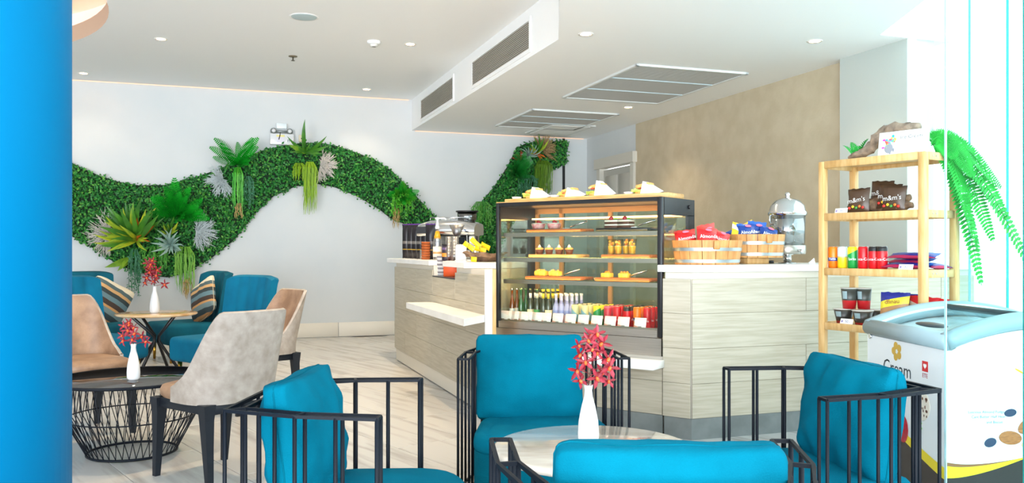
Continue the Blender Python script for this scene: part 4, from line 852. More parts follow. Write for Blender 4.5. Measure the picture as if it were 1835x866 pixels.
# ------------------------------------------------------------------ tan leather dining chairs (local +x is the front)
def dining_chair(label, loc, rz):
    t = thing('dining_chair', label, 'chair', loc, rz, 'tan leather dining chairs')
    zb, zs, ztop = .44, .50, .92
    def plan(a, k):                                         # a in [-1,1] round the back
        ph = a*1.85; return (-.02-.235*k*math.copysign(abs(math.cos(ph)) ** .75, math.cos(ph)), .262*k*math.copysign(abs(math.sin(ph)) ** .6, math.sin(ph)))
    def topz(a): q = max(0, (abs(a)-.33)/.67); return ztop-.0*a-(ztop-zs-.015)*(q*q*(3-2*q))
    def sh(off):
        def f(i, j):
            a = 2*i-1; z0 = zb-.005; z1 = topz(a); z = z0+(z1-z0)*j; h_ = max(0, (z-zs))/(ztop-zs); k = 1+off+.02*h_
            x, y = plan(a, k); return (x-.09*h_, y*(1+.03*h_), z)
        return f
    nu, nv = 37, 9
    bk = MB(); bk.grid(sh(0), nu, nv, 0); bk.grid(sh(-.085), nu, nv, 1)
    o0, o1 = sh(0), sh(-.085)
    for i in range(nu-1):
        a0, a1 = i/(nu-1), (i+1)/(nu-1); p, q, r_, s_ = Vector(o0(a0, 1)), Vector(o0(a1, 1)), Vector(o1(a1, 1)), Vector(o1(a0, 1)); up = Vector((0, 0, .008))
        bk.add([p, q, (q+r_)/2+up, (p+s_)/2+up, r_, s_], [(0, 3, 2, 1), (3, 5, 4, 2)], 0, True)
    for e in (0, 1): bk.add([o0(e, j/8) for j in range(9)]+[o1(e, j/8) for j in range(9)], [(j, j+1, 10+j, 9+j) for j in range(8)], 0, True)
    bk.build('backrest', [m_taupe, m_taupein], t)
    ol = []
    for k in range(48):
        a = 2*PI*k/48; c_, s_ = math.cos(a), math.sin(a); e = 3.2; kk = (abs(c_) ** e+abs(s_) ** e) ** (-1/e); ol.append((.045+.27*c_*kk, .243*s_*kk))
    def slab(levels, nm, mt):
        m = MB(); nn = len(ol); vs = []
        for (k, z) in levels: vs += [(p[0]*k, p[1]*k, z) for p in ol]
        m.add(vs, [(i*nn+j, i*nn+(j+1) % nn, (i+1)*nn+(j+1) % nn, (i+1)*nn+j) for i in range(len(levels)-1) for j in range(nn)], 0, True); m.add(vs[-nn:], [tuple(range(nn))], 0, True); m.add(vs[:nn], [tuple(range(nn))[::-1]]); m.build(nm, mt, t)
    slab([(.95, .44), (1.0, .455), (1.005, .48), (.97, .502), (.85, .512), (.4, .518), (.05, .519)], 'seat', m_taupein)
    ap = MB(); q = .215
    for (x0, y0, x1, y1) in ((-q, -q-.012, q+.035, -q+.012), (-q, q-.012, q+.035, q+.012), (-q-.012, -q, -q+.012, q), (q+.012, -q, q+.036, q)): ap.rbox(x0, y0, .385, x1, y1, .44, .004, 1)
    ap.build('apron', m_leg, t)
    for sx in (-1, 1):
        for sy in (-1, 1):
            L = MB(); x, y = sx*.222+.022, sy*.212; vs = []
            for (z, hw_, dx) in ((.44, .034, 0), (.36, .027, 0), (.2, .021, sx*.01), (0, .015, sx*.025)):
                vs += [(x+dx+a*hw_, y+b*hw_+sy*.004, z) for a, b in ((-1, -1), (1, -1), (1, 1), (-1, 1))]
            L.add(vs, [(i*4+j, (i+1)*4+j, (i+1)*4+(j+1) % 4, i*4+(j+1) % 4) for i in range(3) for j in range(4)]); L.add(vs[-4:], [(3, 2, 1, 0)]); L.add(vs[:4], [(0, 1, 2, 3)]); L.build('leg', m_leg, t)
    return t
dining_chair('tan leather dining chair seen from behind beside the wire basket table', (-1.62, 4.64, 0), math.atan2(.59, -.807))
dining_chair('tan leather dining chair partly behind the blue pillar', (-2.93, 5.70, 0), math.atan2(-.6, .79))
dining_chair('tan leather dining chair turned sideways near the open aisle', (-2.0, 6.6, 0), PI+.75)

# ------------------------------------------------------------------ blue velvet lounge chairs (local +x is the front)
def velvet_chair(label, loc, rz, mat=m_velvet):
    t = thing('velvet_chair', label, 'lounge chair', loc, rz, 'blue velvet lounge chairs with gold legs')
    MB().rbox(-.30, -.34, .20, .36, .34, .43, .05, 4).build('seat', mat, t)
    def bkf(off):
        def f(i, j):
            a = 2*i-1; z = .40+.58*j; y = .36*a*(1-.06*(1-j)); x = -.30-.10*j+.06*abs(a) ** 3+off*(.05+.012*abs(math.cos(a*PI*2.5)))
            if j > .9: z -= .03*abs(a) ** 6
            return (x, y, z)
        return f
    m = MB(); f1, f0 = bkf(1), bkf(-.7); nu, nv = 31, 10; m.grid(f1, nu, nv); m.grid(f0, nu, nv)
    for i in range(nu-1):
        a0, a1 = i/(nu-1), (i+1)/(nu-1)
        for e in (0, 1):
            A, B, C_, D = [Vector(v) for v in (f1(a0, e), f1(a1, e), f0(a1, e), f0(a0, e))]; up = Vector((0, 0, .018 if e else 0)); m.add([A, B, (B+C_)/2+up, (A+D)/2+up, C_, D], [(0, 1, 2, 3), (3, 2, 4, 5)], 0, True)
        if i in (0, nu-2): A, B, C_, D = [Vector(v) for v in (f1(a0, 1), f1(a1, 1), f0(a1, 1), f0(a0, 1))]; p, q, r_ = (A, D, (A+D)/2) if i == 0 else (B, C_, (B+C_)/2); m.add([p, q, r_+Vector((0, 0, .018))], [(0, 1, 2)], 0, True)
    for e in (0, 1): m.add([f1(e, j/9) for j in range(10)]+[f0(e, j/9) for j in range(10)], [(j, j+1, 11+j, 10+j) for j in range(9)], 0, True)
    m.build('backrest', mat, t)
    for x in (-.26, .28):
        for y in (-.26, .26): MB().lathe([(.014, 0), (.022, .20)], 12, mat=T(x, y, 0)).build('leg', m_gold, t)
velvet_chair('blue velvet lounge chair by the back wall with a striped cushion, farther from the pillar', (-3.70, 9.55, 0), math.radians(-138))
velvet_chair('bright blue velvet chair just behind the sideways tan dining chair', (-2.75, 7.95, 0), math.radians(-127), M('bright_velvet', '#006080', .8, col2='#006e8f', scale=4, spec=.2))
velvet_chair('blue velvet lounge chair by the back wall beside the pillar with a striped cushion', (-4.72, 9.35, 0), math.radians(-45))
velvet_chair('bright blue velvet chair behind the dining chair at the pillar', (-3.95, 7.9, 0), math.radians(-20), MATS['bright_velvet'])
m_strip = bands('striped_cloth', [(0, '#a8784a'), (.12, '#2e3a3c'), (.24, '#6c7f7f'), (.36, '#b98a55'), (.42, '#3d2f28'), (.54, '#5d7a82'), (.66, '#2e3a3c'), (.76, '#c29a68'), (.84, '#4a5f62'), (.94, '#d8cdb4')], axis=2, slant=.12, rough=.8)
for lab, loc, rz, ry in (('striped brown and grey cushion leaning in the velvet chair right of the honey marble table', (-3.46, 9.42, .435), math.radians(-38), -.48), ('striped cushion leaning in the velvet chair beside the blue pillar', (-4.62, 9.32, .435), math.radians(40), .5)):
    t = thing('striped_cushion', lab, 'cushion', loc, 0, 'striped scatter cushions', rot=(-.22, ry, rz)); pm = pillow_mb(.48, .16, .46, 3.3, 10, .3); pm.build('cover', m_strip, t, (0, 0, .27)); seam_mb(.48, .16, .46, pm=pm).build('piping', M('piping_cream', '#cdbfa2', .8), t, (0, 0, .27))

# ------------------------------------------------------------------ wooden shelf rack with snacks
SZ = math.atan2(-.85, .527); SO = (1.944, 5.315); SW, SD = .715, .35
def spos(x, y, z): return Vector((SO[0]+x*math.cos(SZ)-y*math.sin(SZ), SO[1]+x*math.sin(SZ)+y*math.cos(SZ), z))
def sx_(px, d): return frame_x(px, d, SO[0], SO[1], SZ)
sh = thing('shelf_rack', 'tall pale pine shelf rack of snacks beside the freezer', 'shelf', spos(0, 0, 0), SZ); p_ = .042
for x in (0, SW-p_):
    for y in (0, SD-p_): MB().rbox(x, y, 0, x+p_, y+p_, 1.803, .003, 1).build('post', m_pine, sh)
for zt in (1.805, 1.476, 1.133, .79, .45, .12):
    e = .001; MB().box(p_+e, .012, zt-.022, SW-p_-e, SD-.012, zt-.004).build('board', m_pine, sh)
    MB().rbox(p_+e, .002, zt-.045, SW-p_-e, .02, zt, .002, 1).build('front_rail', m_pine, sh); MB().rbox(p_+e, SD-.02, zt-.045, SW-p_-e, SD-.002, zt, .002, 1).build('back_rail', m_pine, sh)
    for x in (.006, SW-.026):
        r_ = MB().rbox(x, p_+e, zt-.045, x+.02, SD-p_-e, zt, .002, 1).build('side_rail', m_pine, sh)
        if x > .1: MB().lathe([(.005, 0), (.005, .003)], 10, mat=T(x+.02, .09, zt-.022) @ RY(PI/2)).lathe([(.005, 0), (.005, .003)], 10, mat=T(x+.02, .12, zt-.022) @ RY(PI/2)).build('screw', m_steel, r_)
def shelfloc(px, d, z): return spos(sx_(px, d), d, z)
SA, SB, SC, SDz = [z-.0035 for z in (1.805, 1.476, 1.133, .79)]
# top: sign, driftwood, fern
sg = thing('sign_card', 'white sign card with colourful sweets picture on top of the rack', 'sign', shelfloc(1617, .05, SA), SZ+.10)
wd_ = .30; MB().rbox(-wd_/2, -.002, 0, wd_/2, .002, .145, .001, 1, mat=RX(-.15)).build('card', m_paper, sg); MB().box(-wd_/2+.01, 0, 0, wd_/2-.01, .06, .004).build('foot', m_paper, sg)
pr = MB(); PM = [M('print_'+c, c, .6) for c in ('#d23cb0', '#2aa9dc', '#6fd29a', '#e9d84a', '#8b8f99', '#e4604a')]
RM = RX(-.15)
for k in range(26):
    a, r_ = rnd(0, 2*PI), rnd(0, .05); q = k % 6; pr.blob((-.085+r_*.8*math.cos(a), -.0022, .072+r_*1.2*math.sin(a)), (rnd(.004, .012), .0004, rnd(.004, .013)), 8, q, mat=RM)
pr.blob((-.085, -.0022, .045), (.026, .0005, .03), 12, 4, mat=RM); pr.build('picture', PM, sg)
MB().text('Ice Cream .', .031, RM @ T(.055, -.0026, .105) @ RX(PI/2)).build('lettering', m_txtk, sg)
pl = MB(); [pl.box(.012, -.0026, z, .012+L_, -.0021, z+.0025, mat=RM) for z, L_ in ((.082, .075), (.070, .09), (.062, .06), (.026, .08))]; pl.build('small_print', M('faint_ink', '#a9b4c6', .6), sg)
def drift(name, label, loc, pts, rads, seed, mat):
    t = thing(name, label, 'driftwood', loc, 0); m = MB(); n = 12; P = [Vector(p) for p in pts]
    PP = []; RR_ = []
    for i in range(len(P)-1):
        for k in range(5): f = k/5; PP.append(P[i].lerp(P[i+1], f)); RR_.append(rads[i]+(rads[i+1]-rads[i])*f)
    PP.append(P[-1]); RR_.append(rads[-1]); o = len(m.v); m.tube(PP, RR_, n)
    for i in range(len(m.v)):
        v = Vector(m.v[i]); ax = PP[min(i//n, len(PP)-1)]; d = v-ax; k = 1+.55*noise.noise(v*22+Vector((seed, 0, 0)))+.3*noise.noise(v*60); q = ax+d*k; m.v[i] = (q.x, q.y, max(.001, q.z))
    m.build('wood', mat, t)
ex = Vector((math.cos(SZ), math.sin(SZ), 0)); ey = Vector((-math.sin(SZ), math.cos(SZ), 0)); ez = Vector((0, 0, 1))
def sp3(*pp): return [ex*a+ey*b+ez*c for a, b, c in pp]
drift('driftwood_branch', 'knotty grey brown driftwood behind the sign card on top of the rack', spos(0, 0, SA), sp3((.10, .17, .03), (.2, .17, .05), (.27, .18, .10), (.33, .19, .15), (.38, .19, .165), (.5, .17, .165), (.58, .17, .175)), [.012, .03, .035, .045, .04, .038, .02], 2, m_corkg)
# second level: dark chocolate bags, driftwood, price card
drift('driftwood_lump', 'dark driftwood lump behind the brown sweet bags', spos(0, 0, SB), sp3((.12, .14, .03), (.2, .16, .045), (.32, .18, .05), (.44, .16, .06), (.53, .15, .09)), [.02, .04, .045, .05, .015], 5, m_cork)
drift('driftwood_root', 'short dark driftwood root beside the brown sweet bags', spos(0, 0, SB), sp3((.4, .1, .03), (.5, .1, .03), (.58, .1, .035)), [.02, .035, .015], 8, m_cork)
b_mm = bands('brown_bag', [(0, '#4a3424'), (.9, '#3b2a1f')]); m_mmink = M('silver_ink', '#d9d9d6', .3)
def candy(t_):
    g = MB(); cs = [M('sweet_'+c, c, .3) for c in ('#d4342a', '#e9c02c', '#3f8a3c', '#d9742a')]
    for k in range(5): g.blob((-.045+.022*k, -.027, .03+.008*(k % 2)), (.010, .004, .009), 8, k % 4)
    g.build('printed_sweets', cs, t_)
for i, (px, d, dz, ry) in enumerate(((1538, .08, 0, -.03), (1578, .19, .045, .05), (1590, .13, .02, .1), (1600, .07, 0, .05))):
    snack('sweet_bag', f'dark brown bag of sweets, {["standing alone by the price card", "topmost and rearmost of the three", "in the middle of the three", "in front of the three"][i]}', shelfloc(px, d, SB+dz), (-.12, ry, SZ+.1), b_mm, "m&m's", 'brown sweet bags on the rack', .145, .155, .05, .042, ink=m_mmink, extra=candy, tz=.5)
def pcard(px, d, z, label, txt):
    t = thing('price_card', label, 'price card', shelfloc(px, d, z), SZ, 'small white price cards on the rack'); MB().rbox(-.045, -.001, 0, .045, .001, .036, .0006, 1, mat=RX(-.35)).build('card', m_paper, t)
    MB().text(txt, .024, RX(-.35) @ T(.008, -.0015, .018) @ RX(PI/2)).build('lettering', M('blue_ink', '#3a4a86', .6), t); MB().blob((-.032, -.0015, .018), (.007, .0004, .007), 10, mat=RX(-.35)).build('emblem', M('lilac_ink', '#8d84b8', .6), t)
pcard(1506, .035, SB, 'white price card beside the standing brown sweet bag', '35.-')
# third level: cans and blue packs
for i, (px, lab, mt, tx, sz_, ik) in enumerate(((1493, 'orange drink can at the left end of the can row on the rack', b_fanta, 'Fanta', .02, m_txtw), (1510, 'silver and yellow drink can on the rack', b_schw, '', .02, m_txtw), (1528, 'green and yellow lemon drink can on the rack', b_sprite, 'Sprite', .022, m_txtw), (1547, 'plain red cola can on the rack', b_cola, 'Coca-Cola', .024, m_txtw), (1566, 'red cola can with black top beside the plain red one', b_zero, 'Coca-Cola', .024, m_txtw), (1581, 'red cola can with black top next to the blue packs', b_zero, 'Coca-Cola', .024, m_txtw))):
    c = make_can('drink_can', lab, mt, tx, ik, sz_, 'drink cans on the rack', .06, .138, .031); c.location = shelfloc(px, .09, SC); c.rotation_euler = (0, 0, SZ+.5)
b_blue = bands('blue_pack', [(0, '#b02a55'), (.3, '#20298f'), (.75, '#2a63b8')], slant=.2)
for i, (px, d, dz, rz) in enumerate(((1628, .10, .0, .1), (1632, .16, .028, -.1), (1640, .13, .056, .2))):
    t = snack('snack_pack', f'flat blue snack pack, {["bottom", "middle", "top"][i]} of the pile behind the small price card', shelfloc(px, d, SC+dz+.014)+ex*.0-ey*.05, (-PI/2+.25, 0, SZ+rz+.0), b_blue, '', 'blue snack packs on the rack', .28, .11, .028)
pcard(1622, .02, SC, 'white price card before the blue packs', '30.-')
snack('snack_pack', 'small blue pack poking out behind the right front post', shelfloc(1690, .2, SC+.012), (-PI/2+.2, 0, SZ+1.2), b_blue, '', 'blue snack packs on the rack', .14, .1, .024)
# fourth level: noodle cups and bags
m_rimc = M('cup_lid', '#c9c6bf', .4)
b_cup = bands('noodle_cup_print', [(0, '#b81b22'), (.40, '#b81b22'), (.42, '#3d3f3b'), (.95, '#58605a')]); b_cup2 = bands('noodle_bowl_print', [(0, '#a11b20'), (.18, '#33302c'), (.9, '#4b443c')])
def ncup(label, px, d, z, r0, r1, h, mt):
    t = thing('noodle_cup', label, 'noodle cup', shelfloc(px, d, z), SZ, 'instant noodle cups on the rack'); MB().lathe([(r0, 0), (r1, h)], 28).build('cup', mt, t); MB().lathe([(r1, h), (r1+.005, h+.002), (r1+.004, h+.006), (.0001, h+.007)], 28).build('lid', m_rimc, t)
    MB().lathe([(r0*1.0+.0+(r1-r0)*.5+.0006, h*.5), (r0+(r1-r0)*.9+.0006, h*.9)], 12).build('label_panel', M('label_pale', '#8fa6ab', .5), t) if False else None
    m = MB(); pts = []
    for k in range(5):
        a = -PI/2-.35+.7*k/4
        for f in (.5, .88): rr_ = (r0+(r1-r0)*f)+.0008; pts.append((rr_*math.cos(a), rr_*math.sin(a), h*f))
    m.add(pts, [(2*k, 2*k+2, 2*k+3, 2*k+1) for k in range(4)], 0, True); m.build('label_panel', M('label_pale', '#8fa6ab', .5), t)
ncup('wide noodle bowl behind the small price card, at the left of the lowest snack shelf', 1512, .10, SDz, .042, .060, .085, b_cup2); ncup('wide noodle bowl under the two stacked cups', 1546, .07, SDz, .042, .060, .085, b_cup2); ncup('wide noodle bowl half hidden by the yellow snack bag', 1568, .2, SDz, .042, .060, .085, b_cup2)
ncup('tall red and dark noodle cup stacked upon the bowls, nearer the left post', 1522, .10, SDz+.0925, .038, .05, .125, b_cup); ncup('tall red and dark noodle cup stacked upon the bowls, nearer the snack bags', 1548, .15, SDz+.0925, .036, .046, .125, b_cup)
b_cis = bands('blue_yellow_bag', [(0, '#e58f22'), (.3, '#f2d64a'), (.68, '#f2d64a'), (.72, '#26328f'), (.9, '#26328f')], slant=.25); b_nut = bands('nut_bag', [(0, '#8a4a1e'), (.25, '#b9895a'), (.5, '#efe23b'), (.62, '#efe23b'), (.7, '#26328f')], slant=-.2)
snack('snack_bag', 'yellow and blue snack bag with a picture of crisps on the rack', shelfloc(1600, .07, SDz), (-.15, 0, SZ+.1), b_nut, 'dfinau', 'snack bags on the lowest shelf', .18, .21, .06, .038, ink=M('maroon_ink', '#8a1f3c', .5), tz=.72)
snack('snack_bag', 'dark blue snack bag behind the yellow and blue one', shelfloc(1628, .17, SDz), (-.12, .1, SZ), bands('navy_bag', [(0, '#26328f'), (.7, '#d8c632'), (.8, '#26328f')], slant=.2), '', 'snack bags on the lowest shelf', .16, .2, .05)
snack('snack_bag', 'red snack bag with a clear window behind the right front post', shelfloc(1650, .13, SDz), (-.12, .05, SZ), bands('red_window_bag', [(0, '#9a5a3a'), (.2, '#b89a8c'), (.75, '#c9b7ae'), (.85, '#c5232b')], slant=.3), '', 'snack bags on the lowest shelf', .2, .19, .05)
snack('snack_bag', 'red snack packet at the right end of the lowest snack shelf', shelfloc(1680, .13, SDz), (-.12, .0, SZ), b_cola, '', 'snack bags on the lowest shelf', .12, .18, .04)
snack('snack_bag', 'orange packet lying by the noodle bowls', shelfloc(1580, .03, SDz+.015), (-1.3, 0, SZ+.2), M('orange_pack', '#ec9420', .4), '', 'snack bags on the lowest shelf', .13, .07, .026)
pcard(1516, .02, SDz, 'white price card before the noodle bowls', '50.-'); 

# ------------------------------------------------------------------ ice cream freezer
FZ = math.radians(3.4); FO = (1.985, 3.82); FL_, FD = .95, .75
fz = thing('ice_cream_freezer', 'white ice cream chest freezer with curved glass lid and printed sides', 'freezer', (FO[0], FO[1], 0), FZ)
m_fw = M('freezer_white', '#e4eaee', .25, coat=.4); m_rim = M('freezer_rim_grey', '#8fa3a9', .35); m_base = M('freezer_print_brown', '#2b211f', .3)
def arc(x): return .785+.10*(1-((x-FL_/2)/(FL_/2)) ** 2)
XS = [FL_*k/20 for k in range(21)]
body = MB(); sec = [(0, .03)]+[(x, arc(x)) for x in XS]+[(FL_, .03)]; nn = len(sec)
body.add([(x, 0, z) for x, z in sec]+[(x, FD, z) for x, z in sec], [tuple(range(nn)), tuple(range(nn, 2*nn))[::-1]]+[(i, nn+i, nn+i+1, i+1) for i in range(nn-1)]+[(0, nn-1, 2*nn-1, nn)][::1]); body.build('cabinet', m_fw, fz)
def rimseg(path, nm='rim'):
    m = MB(); m.tube(path, .042, 12); m.build(nm, m_rim, fz)
zr = .042
rimseg([(x, 0.012, arc(x)+zr) for x in XS]); rimseg([(x, FD-.012, arc(x)+zr) for x in XS]); rimseg([(.012, .0, arc(0)+zr), (.012, FD, arc(0)+zr)]); rimseg([(FL_-.012, 0, arc(FL_)+zr), (FL_-.012, FD, arc(FL_)+zr)])
for (xa, xb, dz, nm) in ((.02, .44, .050, 'front_lid'), (.42, FL_-.02, .058, 'rear_lid')):
    xs = [xa+(xb-xa)*k/12 for k in range(13)]; m = MB()
    m.grid(lambda a, b: (xa+(xb-xa)*a, .045+(FD-.09)*b, arc(xa+(xb-xa)*a)+dz), 13, 2, 0); lid = m.build('glass_lid', m_pane, fz)
    fr = MB()
    for y in (.045, FD-.045): fr.tube([(x, y, arc(x)+dz) for x in xs], .010, 6)
    fr.build('lid_frame', M('lid_frame_white', '#dfe8ea', .35), lid); xe = xb if xa < .1 else xa
    MB().tube([(xe, .04, arc(xe)+dz), (xe, FD-.04, arc(xe)+dz)], .013, 6).build('lid_bar', M('lid_bar_dark', '#3c4548', .4), lid)
h = MB(); h.blob((.10, .30, arc(.1)+.055), (.05, .12, .012), 16); h.build('lid_handle', M('lid_bar_dark', '#3c4548', .4), fz)
fi = MB(); fi.box(.06, .06, .5, FL_-.06, FD-.06, .52); fi.build('inner_floor', M('freezer_inner', '#c5d3d3', .5), fz)
for k, y in enumerate((.25, .5)): MB().box(.06, y-.006, .52, FL_-.06, y+.006, .76).build('basket_divider', M('freezer_inner2', '#d9d7bd', .5), fz)
MB().lathe([(.014, 0), (.014, .01)], 12, mat=T(0.0, FD-.04, .78) @ RY(-PI/2)).build('lock', m_chrome, fz)
# printed artwork, flat on the sides
def ribbon(top_pts, lo_pts, y, mt, nm): 
    m = MB(); n_ = len(top_pts); m.add([(x, y, z) for x, z in lo_pts]+[(x, y, z) for x, z in top_pts], [(i, i+1, n_+i+1, n_+i) for i in range(n_-1)]); return m.build(nm, mt, fz)
fx = [FL_*k/30 for k in range(31)]
wv = lambda x: .205+.13*max(0, min(1, (x-.03)/.45)) ** 1.5
ribbon([(x, wv(x)) for x in fx], [(x, .03) for x in fx], -.0015, m_base, 'brown_print'); ribbon([(x, wv(x)+.055*max(0, 1-x/.42)) for x in fx], [(x, wv(x)) for x in fx], -.0017, M('print_yellow', '#e8d21f', .35), 'yellow_wave'); ribbon([(x, wv(x)+.072*max(0, 1-x/.40)) for x in fx], [(x, wv(x)+.055*max(0, 1-x/.42)) for x in fx], -.0016, M('print_brown', '#8a5a35', .4), 'brown_wave')
def sprint(m, mats, nm): return m.build(nm, mats, fz)
sy = [FD*k/20 for k in range(21)]; wl = lambda y: .19+.24*(y/FD) ** 1.2
m = MB(); m.add([(-.0015, y, .03) for y in sy]+[(-.0015, y, wl(y)) for y in sy], [(i, 21+i, 22+i, i+1) for i in range(20)]); sprint(m, m_base, 'brown_print')
m = MB(); m.add([(-.0018, y, wl(y)) for y in sy]+[(-.0018, y, wl(y)+.055*(1-.4*y/FD)) for y in sy], [(i, 21+i, 22+i, i+1) for i in range(20)]); sprint(m, MATS['print_yellow'], 'yellow_wave')
m_almond = M('print_almond', '#b3703c', .4, col2='#8c4f26', scale=30, stretch=(1, 1, 8)); m_navy = M('print_blueberry', '#22324f', .4)
for nm, x, z, a, b_, r_, mt in (('almond_print', .30, .385, .055, .032, -.1, m_almond), ('almond_print', .38, .44, .05, .03, .6, m_almond), ('blueberry_print', .205, .365, .030, .021, .3, m_navy), ('blueberry_print', .30, .50, .03, .018, .15, m_navy), ('almond_print', .40, .36, .05, .02, .2, M('print_cream_nut', '#d3ad86', .4))):
    MB().blob((0, 0, 0), (a, .0006, b_), 20, mat=T(x, -.0012, z) @ RY(-r_)).build(nm, mt, fz)
MB().blob((0, 0, 0), (.03, .0006, .005), 8, mat=T(.345, -.0012, .69) @ RY(.5)).build('yellow_leaf_print', MATS['print_yellow'], fz)
MB().text('Luscious Almond Fudge', .018, T(.185, -.0014, .505) @ RX(PI/2)).text('Cant Butter Half Heat', .018, T(.195, -.0014, .483) @ RX(PI/2)).text('and Biscuit', .018, T(.225, -.0014, .458) @ RX(PI/2)).build('lettering', M('slate_ink', '#4c6066', .5), fz)
LM = RZ(-PI/2) @ RX(PI/2)                                   # text on the side that faces -x
rb = MB(); rb.box(-.0012, .155, .665, -.0004, .205, .715); rb.build('red_badge', m_red, fz)
hm = [(16*math.sin(a) ** 3, 13*math.cos(a)-5*math.cos(2*a)-2*math.cos(3*a)-math.cos(4*a)) for a in [2*PI*k/24 for k in range(24)]]
MB().add([(-.0016, .18-x*.0009, .692+z*.0009) for x, z in hm], [tuple(range(24))[::-1]]).build('white_heart', m_paper, fz)
MB().text('ETE', .03, T(-.0014, .18, .645) @ LM).build('lettering', M('red_ink', '#b5202c', .5), fz)
MB().text('Cream', .10, T(-.0014, .44, .64) @ LM).build('lettering', m_txtk, fz)
g = MB(); [g.lathe([(.016, 0), (.02, .0006)], 14, mat=T(-.0014, .44+.03*math.cos(2*PI*k/5), .73+.03*math.sin(2*PI*k/5)) @ RY(-PI/2)) for k in range(5)]; g.build('gold_flower_print', M('print_gold', '#c9a23a', .4), fz)
g = MB(); g.blob((-.0008, .22, .50), (.0008, .085, .075), 22, 0, jit=.05); [g.blob((-.0018, .22+rnd(-.06, .06), .50+rnd(-.05, .05)), (.0008, rnd(.004, .009), rnd(.005, .010)), 7, 1) for k in range(30)]; g.build('ice_cream_print', [M('print_icecream', '#e3dccf', .5), m_choc], fz)
g = MB(); g.blob((-.0022, .25, .375), (.0008, .036, .042), 16, 0); [g.blob((-.0026, .25-.03+rnd(-.01, .01), .40+.012*k), (.0006, .012, .005), 6, 1) for k in range(-2, 2)]; g.build('strawberry_print', [m_berry, m_leaf2], fz)
g = MB(); g.blob((-.0018, .38, .35), (.0008, .05, .07), 16, 0); g.build('strawberry_print', m_berry, fz)
# ------------------------------------------------------------------ the wavy green wall on the back wall
def wp(pts): return [wall_uz(*p) for p in pts]
UP = [(-200, 345), (-60, 285), (40, 268), (100, 280), (130, 293), (155, 305), (180, 316), (215, 327), (250, 333), (300, 332), (350, 318), (380, 308), (410, 296), (440, 281), (470, 271), (500, 263), (540, 257), (575, 257), (605, 263), (640, 275), (670, 287), (700, 306), (730, 335), (750, 358), (775, 385), (800, 412)]
LO = [(800, 470), (775, 440), (750, 415), (720, 400), (700, 392), (680, 376), (640, 352), (600, 336), (565, 329), (530, 334), (490, 352), (460, 380), (440, 405), (420, 430), (380, 462), (350, 480), (320, 493), (300, 497), (270, 494), (230, 482), (195, 464), (160, 440), (130, 424), (100, 414), (40, 396), (-60, 415), (-200, 470)]
RT = [(815, 450), (845, 395), (862, 362), (885, 335), (908, 300), (925, 266), (940, 258), (960, 254), (1013, 254), (1013, 290), (1002, 300), (985, 304), (970, 318), (955, 345), (930, 380), (905, 420), (880, 470)]
def in_poly(u, z, P):
    c = np.zeros(len(u), bool); n = len(P); j = n-1
    for i in range(n):
        (x0, y0), (x1, y1) = P[i], P[j]
        m = ((y0 > z) != (y1 > z)) & (u < (x1-x0)*(z-y0)/(y1-y0+1e-12)+x0); c ^= m; j = i
    return c
rs_ = np.random.RandomState(5)
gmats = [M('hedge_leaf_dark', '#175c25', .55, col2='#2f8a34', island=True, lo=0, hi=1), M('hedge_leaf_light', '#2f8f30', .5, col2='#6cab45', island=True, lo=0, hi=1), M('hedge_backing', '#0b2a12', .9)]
def hedge(P, dens, label, name):
    P = wp(P); us = [p[0] for p in P]; zs = [p[1] for p in P]; A = (max(us)-min(us))*(max(zs)-min(zs)); n = int(A*dens)
    u = rs_.uniform(min(us)-.04, max(us)+.04, n); z = rs_.uniform(min(zs)-.04, max(zs)+.04, n)
    u2, z2 = u+rs_.normal(0, .018, n), z+rs_.normal(0, .018, n); k = in_poly(u, z, P); u, z = u2[k], z2[k]; n = len(u)
    L = rs_.uniform(.028, .058, n); d = rs_.uniform(.03, .115, n)
    ang = rs_.uniform(0, 2*PI, n); tl_ = rs_.uniform(.1, 1.2, n)
    ax = np.stack([np.cos(ang)*np.cos(tl_), np.sin(tl_)*-1, np.sin(ang)*np.cos(tl_)], 1); sd = np.stack([-np.sin(ang), rs_.uniform(-.5, .5, n), np.cos(ang)], 1)
    c = np.stack([u, VB-d, z], 1); La = L[:, None]
    V = np.stack([c-ax*La*.5, c+sd*La*.27, c+ax*La*.5, c-sd*La*.27], 1).reshape(-1, 3)
    F_ = np.arange(4*n).reshape(-1, 4)
    m = MB(); m.v = V.tolist(); m.f = F_.tolist(); m.mi = (rs_.rand(n) < .22).astype(int).tolist(); m.sm = [False]*n
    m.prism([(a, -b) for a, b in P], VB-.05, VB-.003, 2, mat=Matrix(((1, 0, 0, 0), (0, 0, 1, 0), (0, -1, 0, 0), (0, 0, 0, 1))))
    o = m.build(name, gmats, None, (KX, KY, 0), (0, 0, TH)); return tag(o, label, 'green wall', None, 'stuff')
hedge(UP+LO, 4200, 'long wavy band of clipped green foliage on the white back wall', 'foliage_band')
hedge(RT, 5200, 'short band of dark green foliage rising behind the display case to the drop ceiling', 'foliage_band')

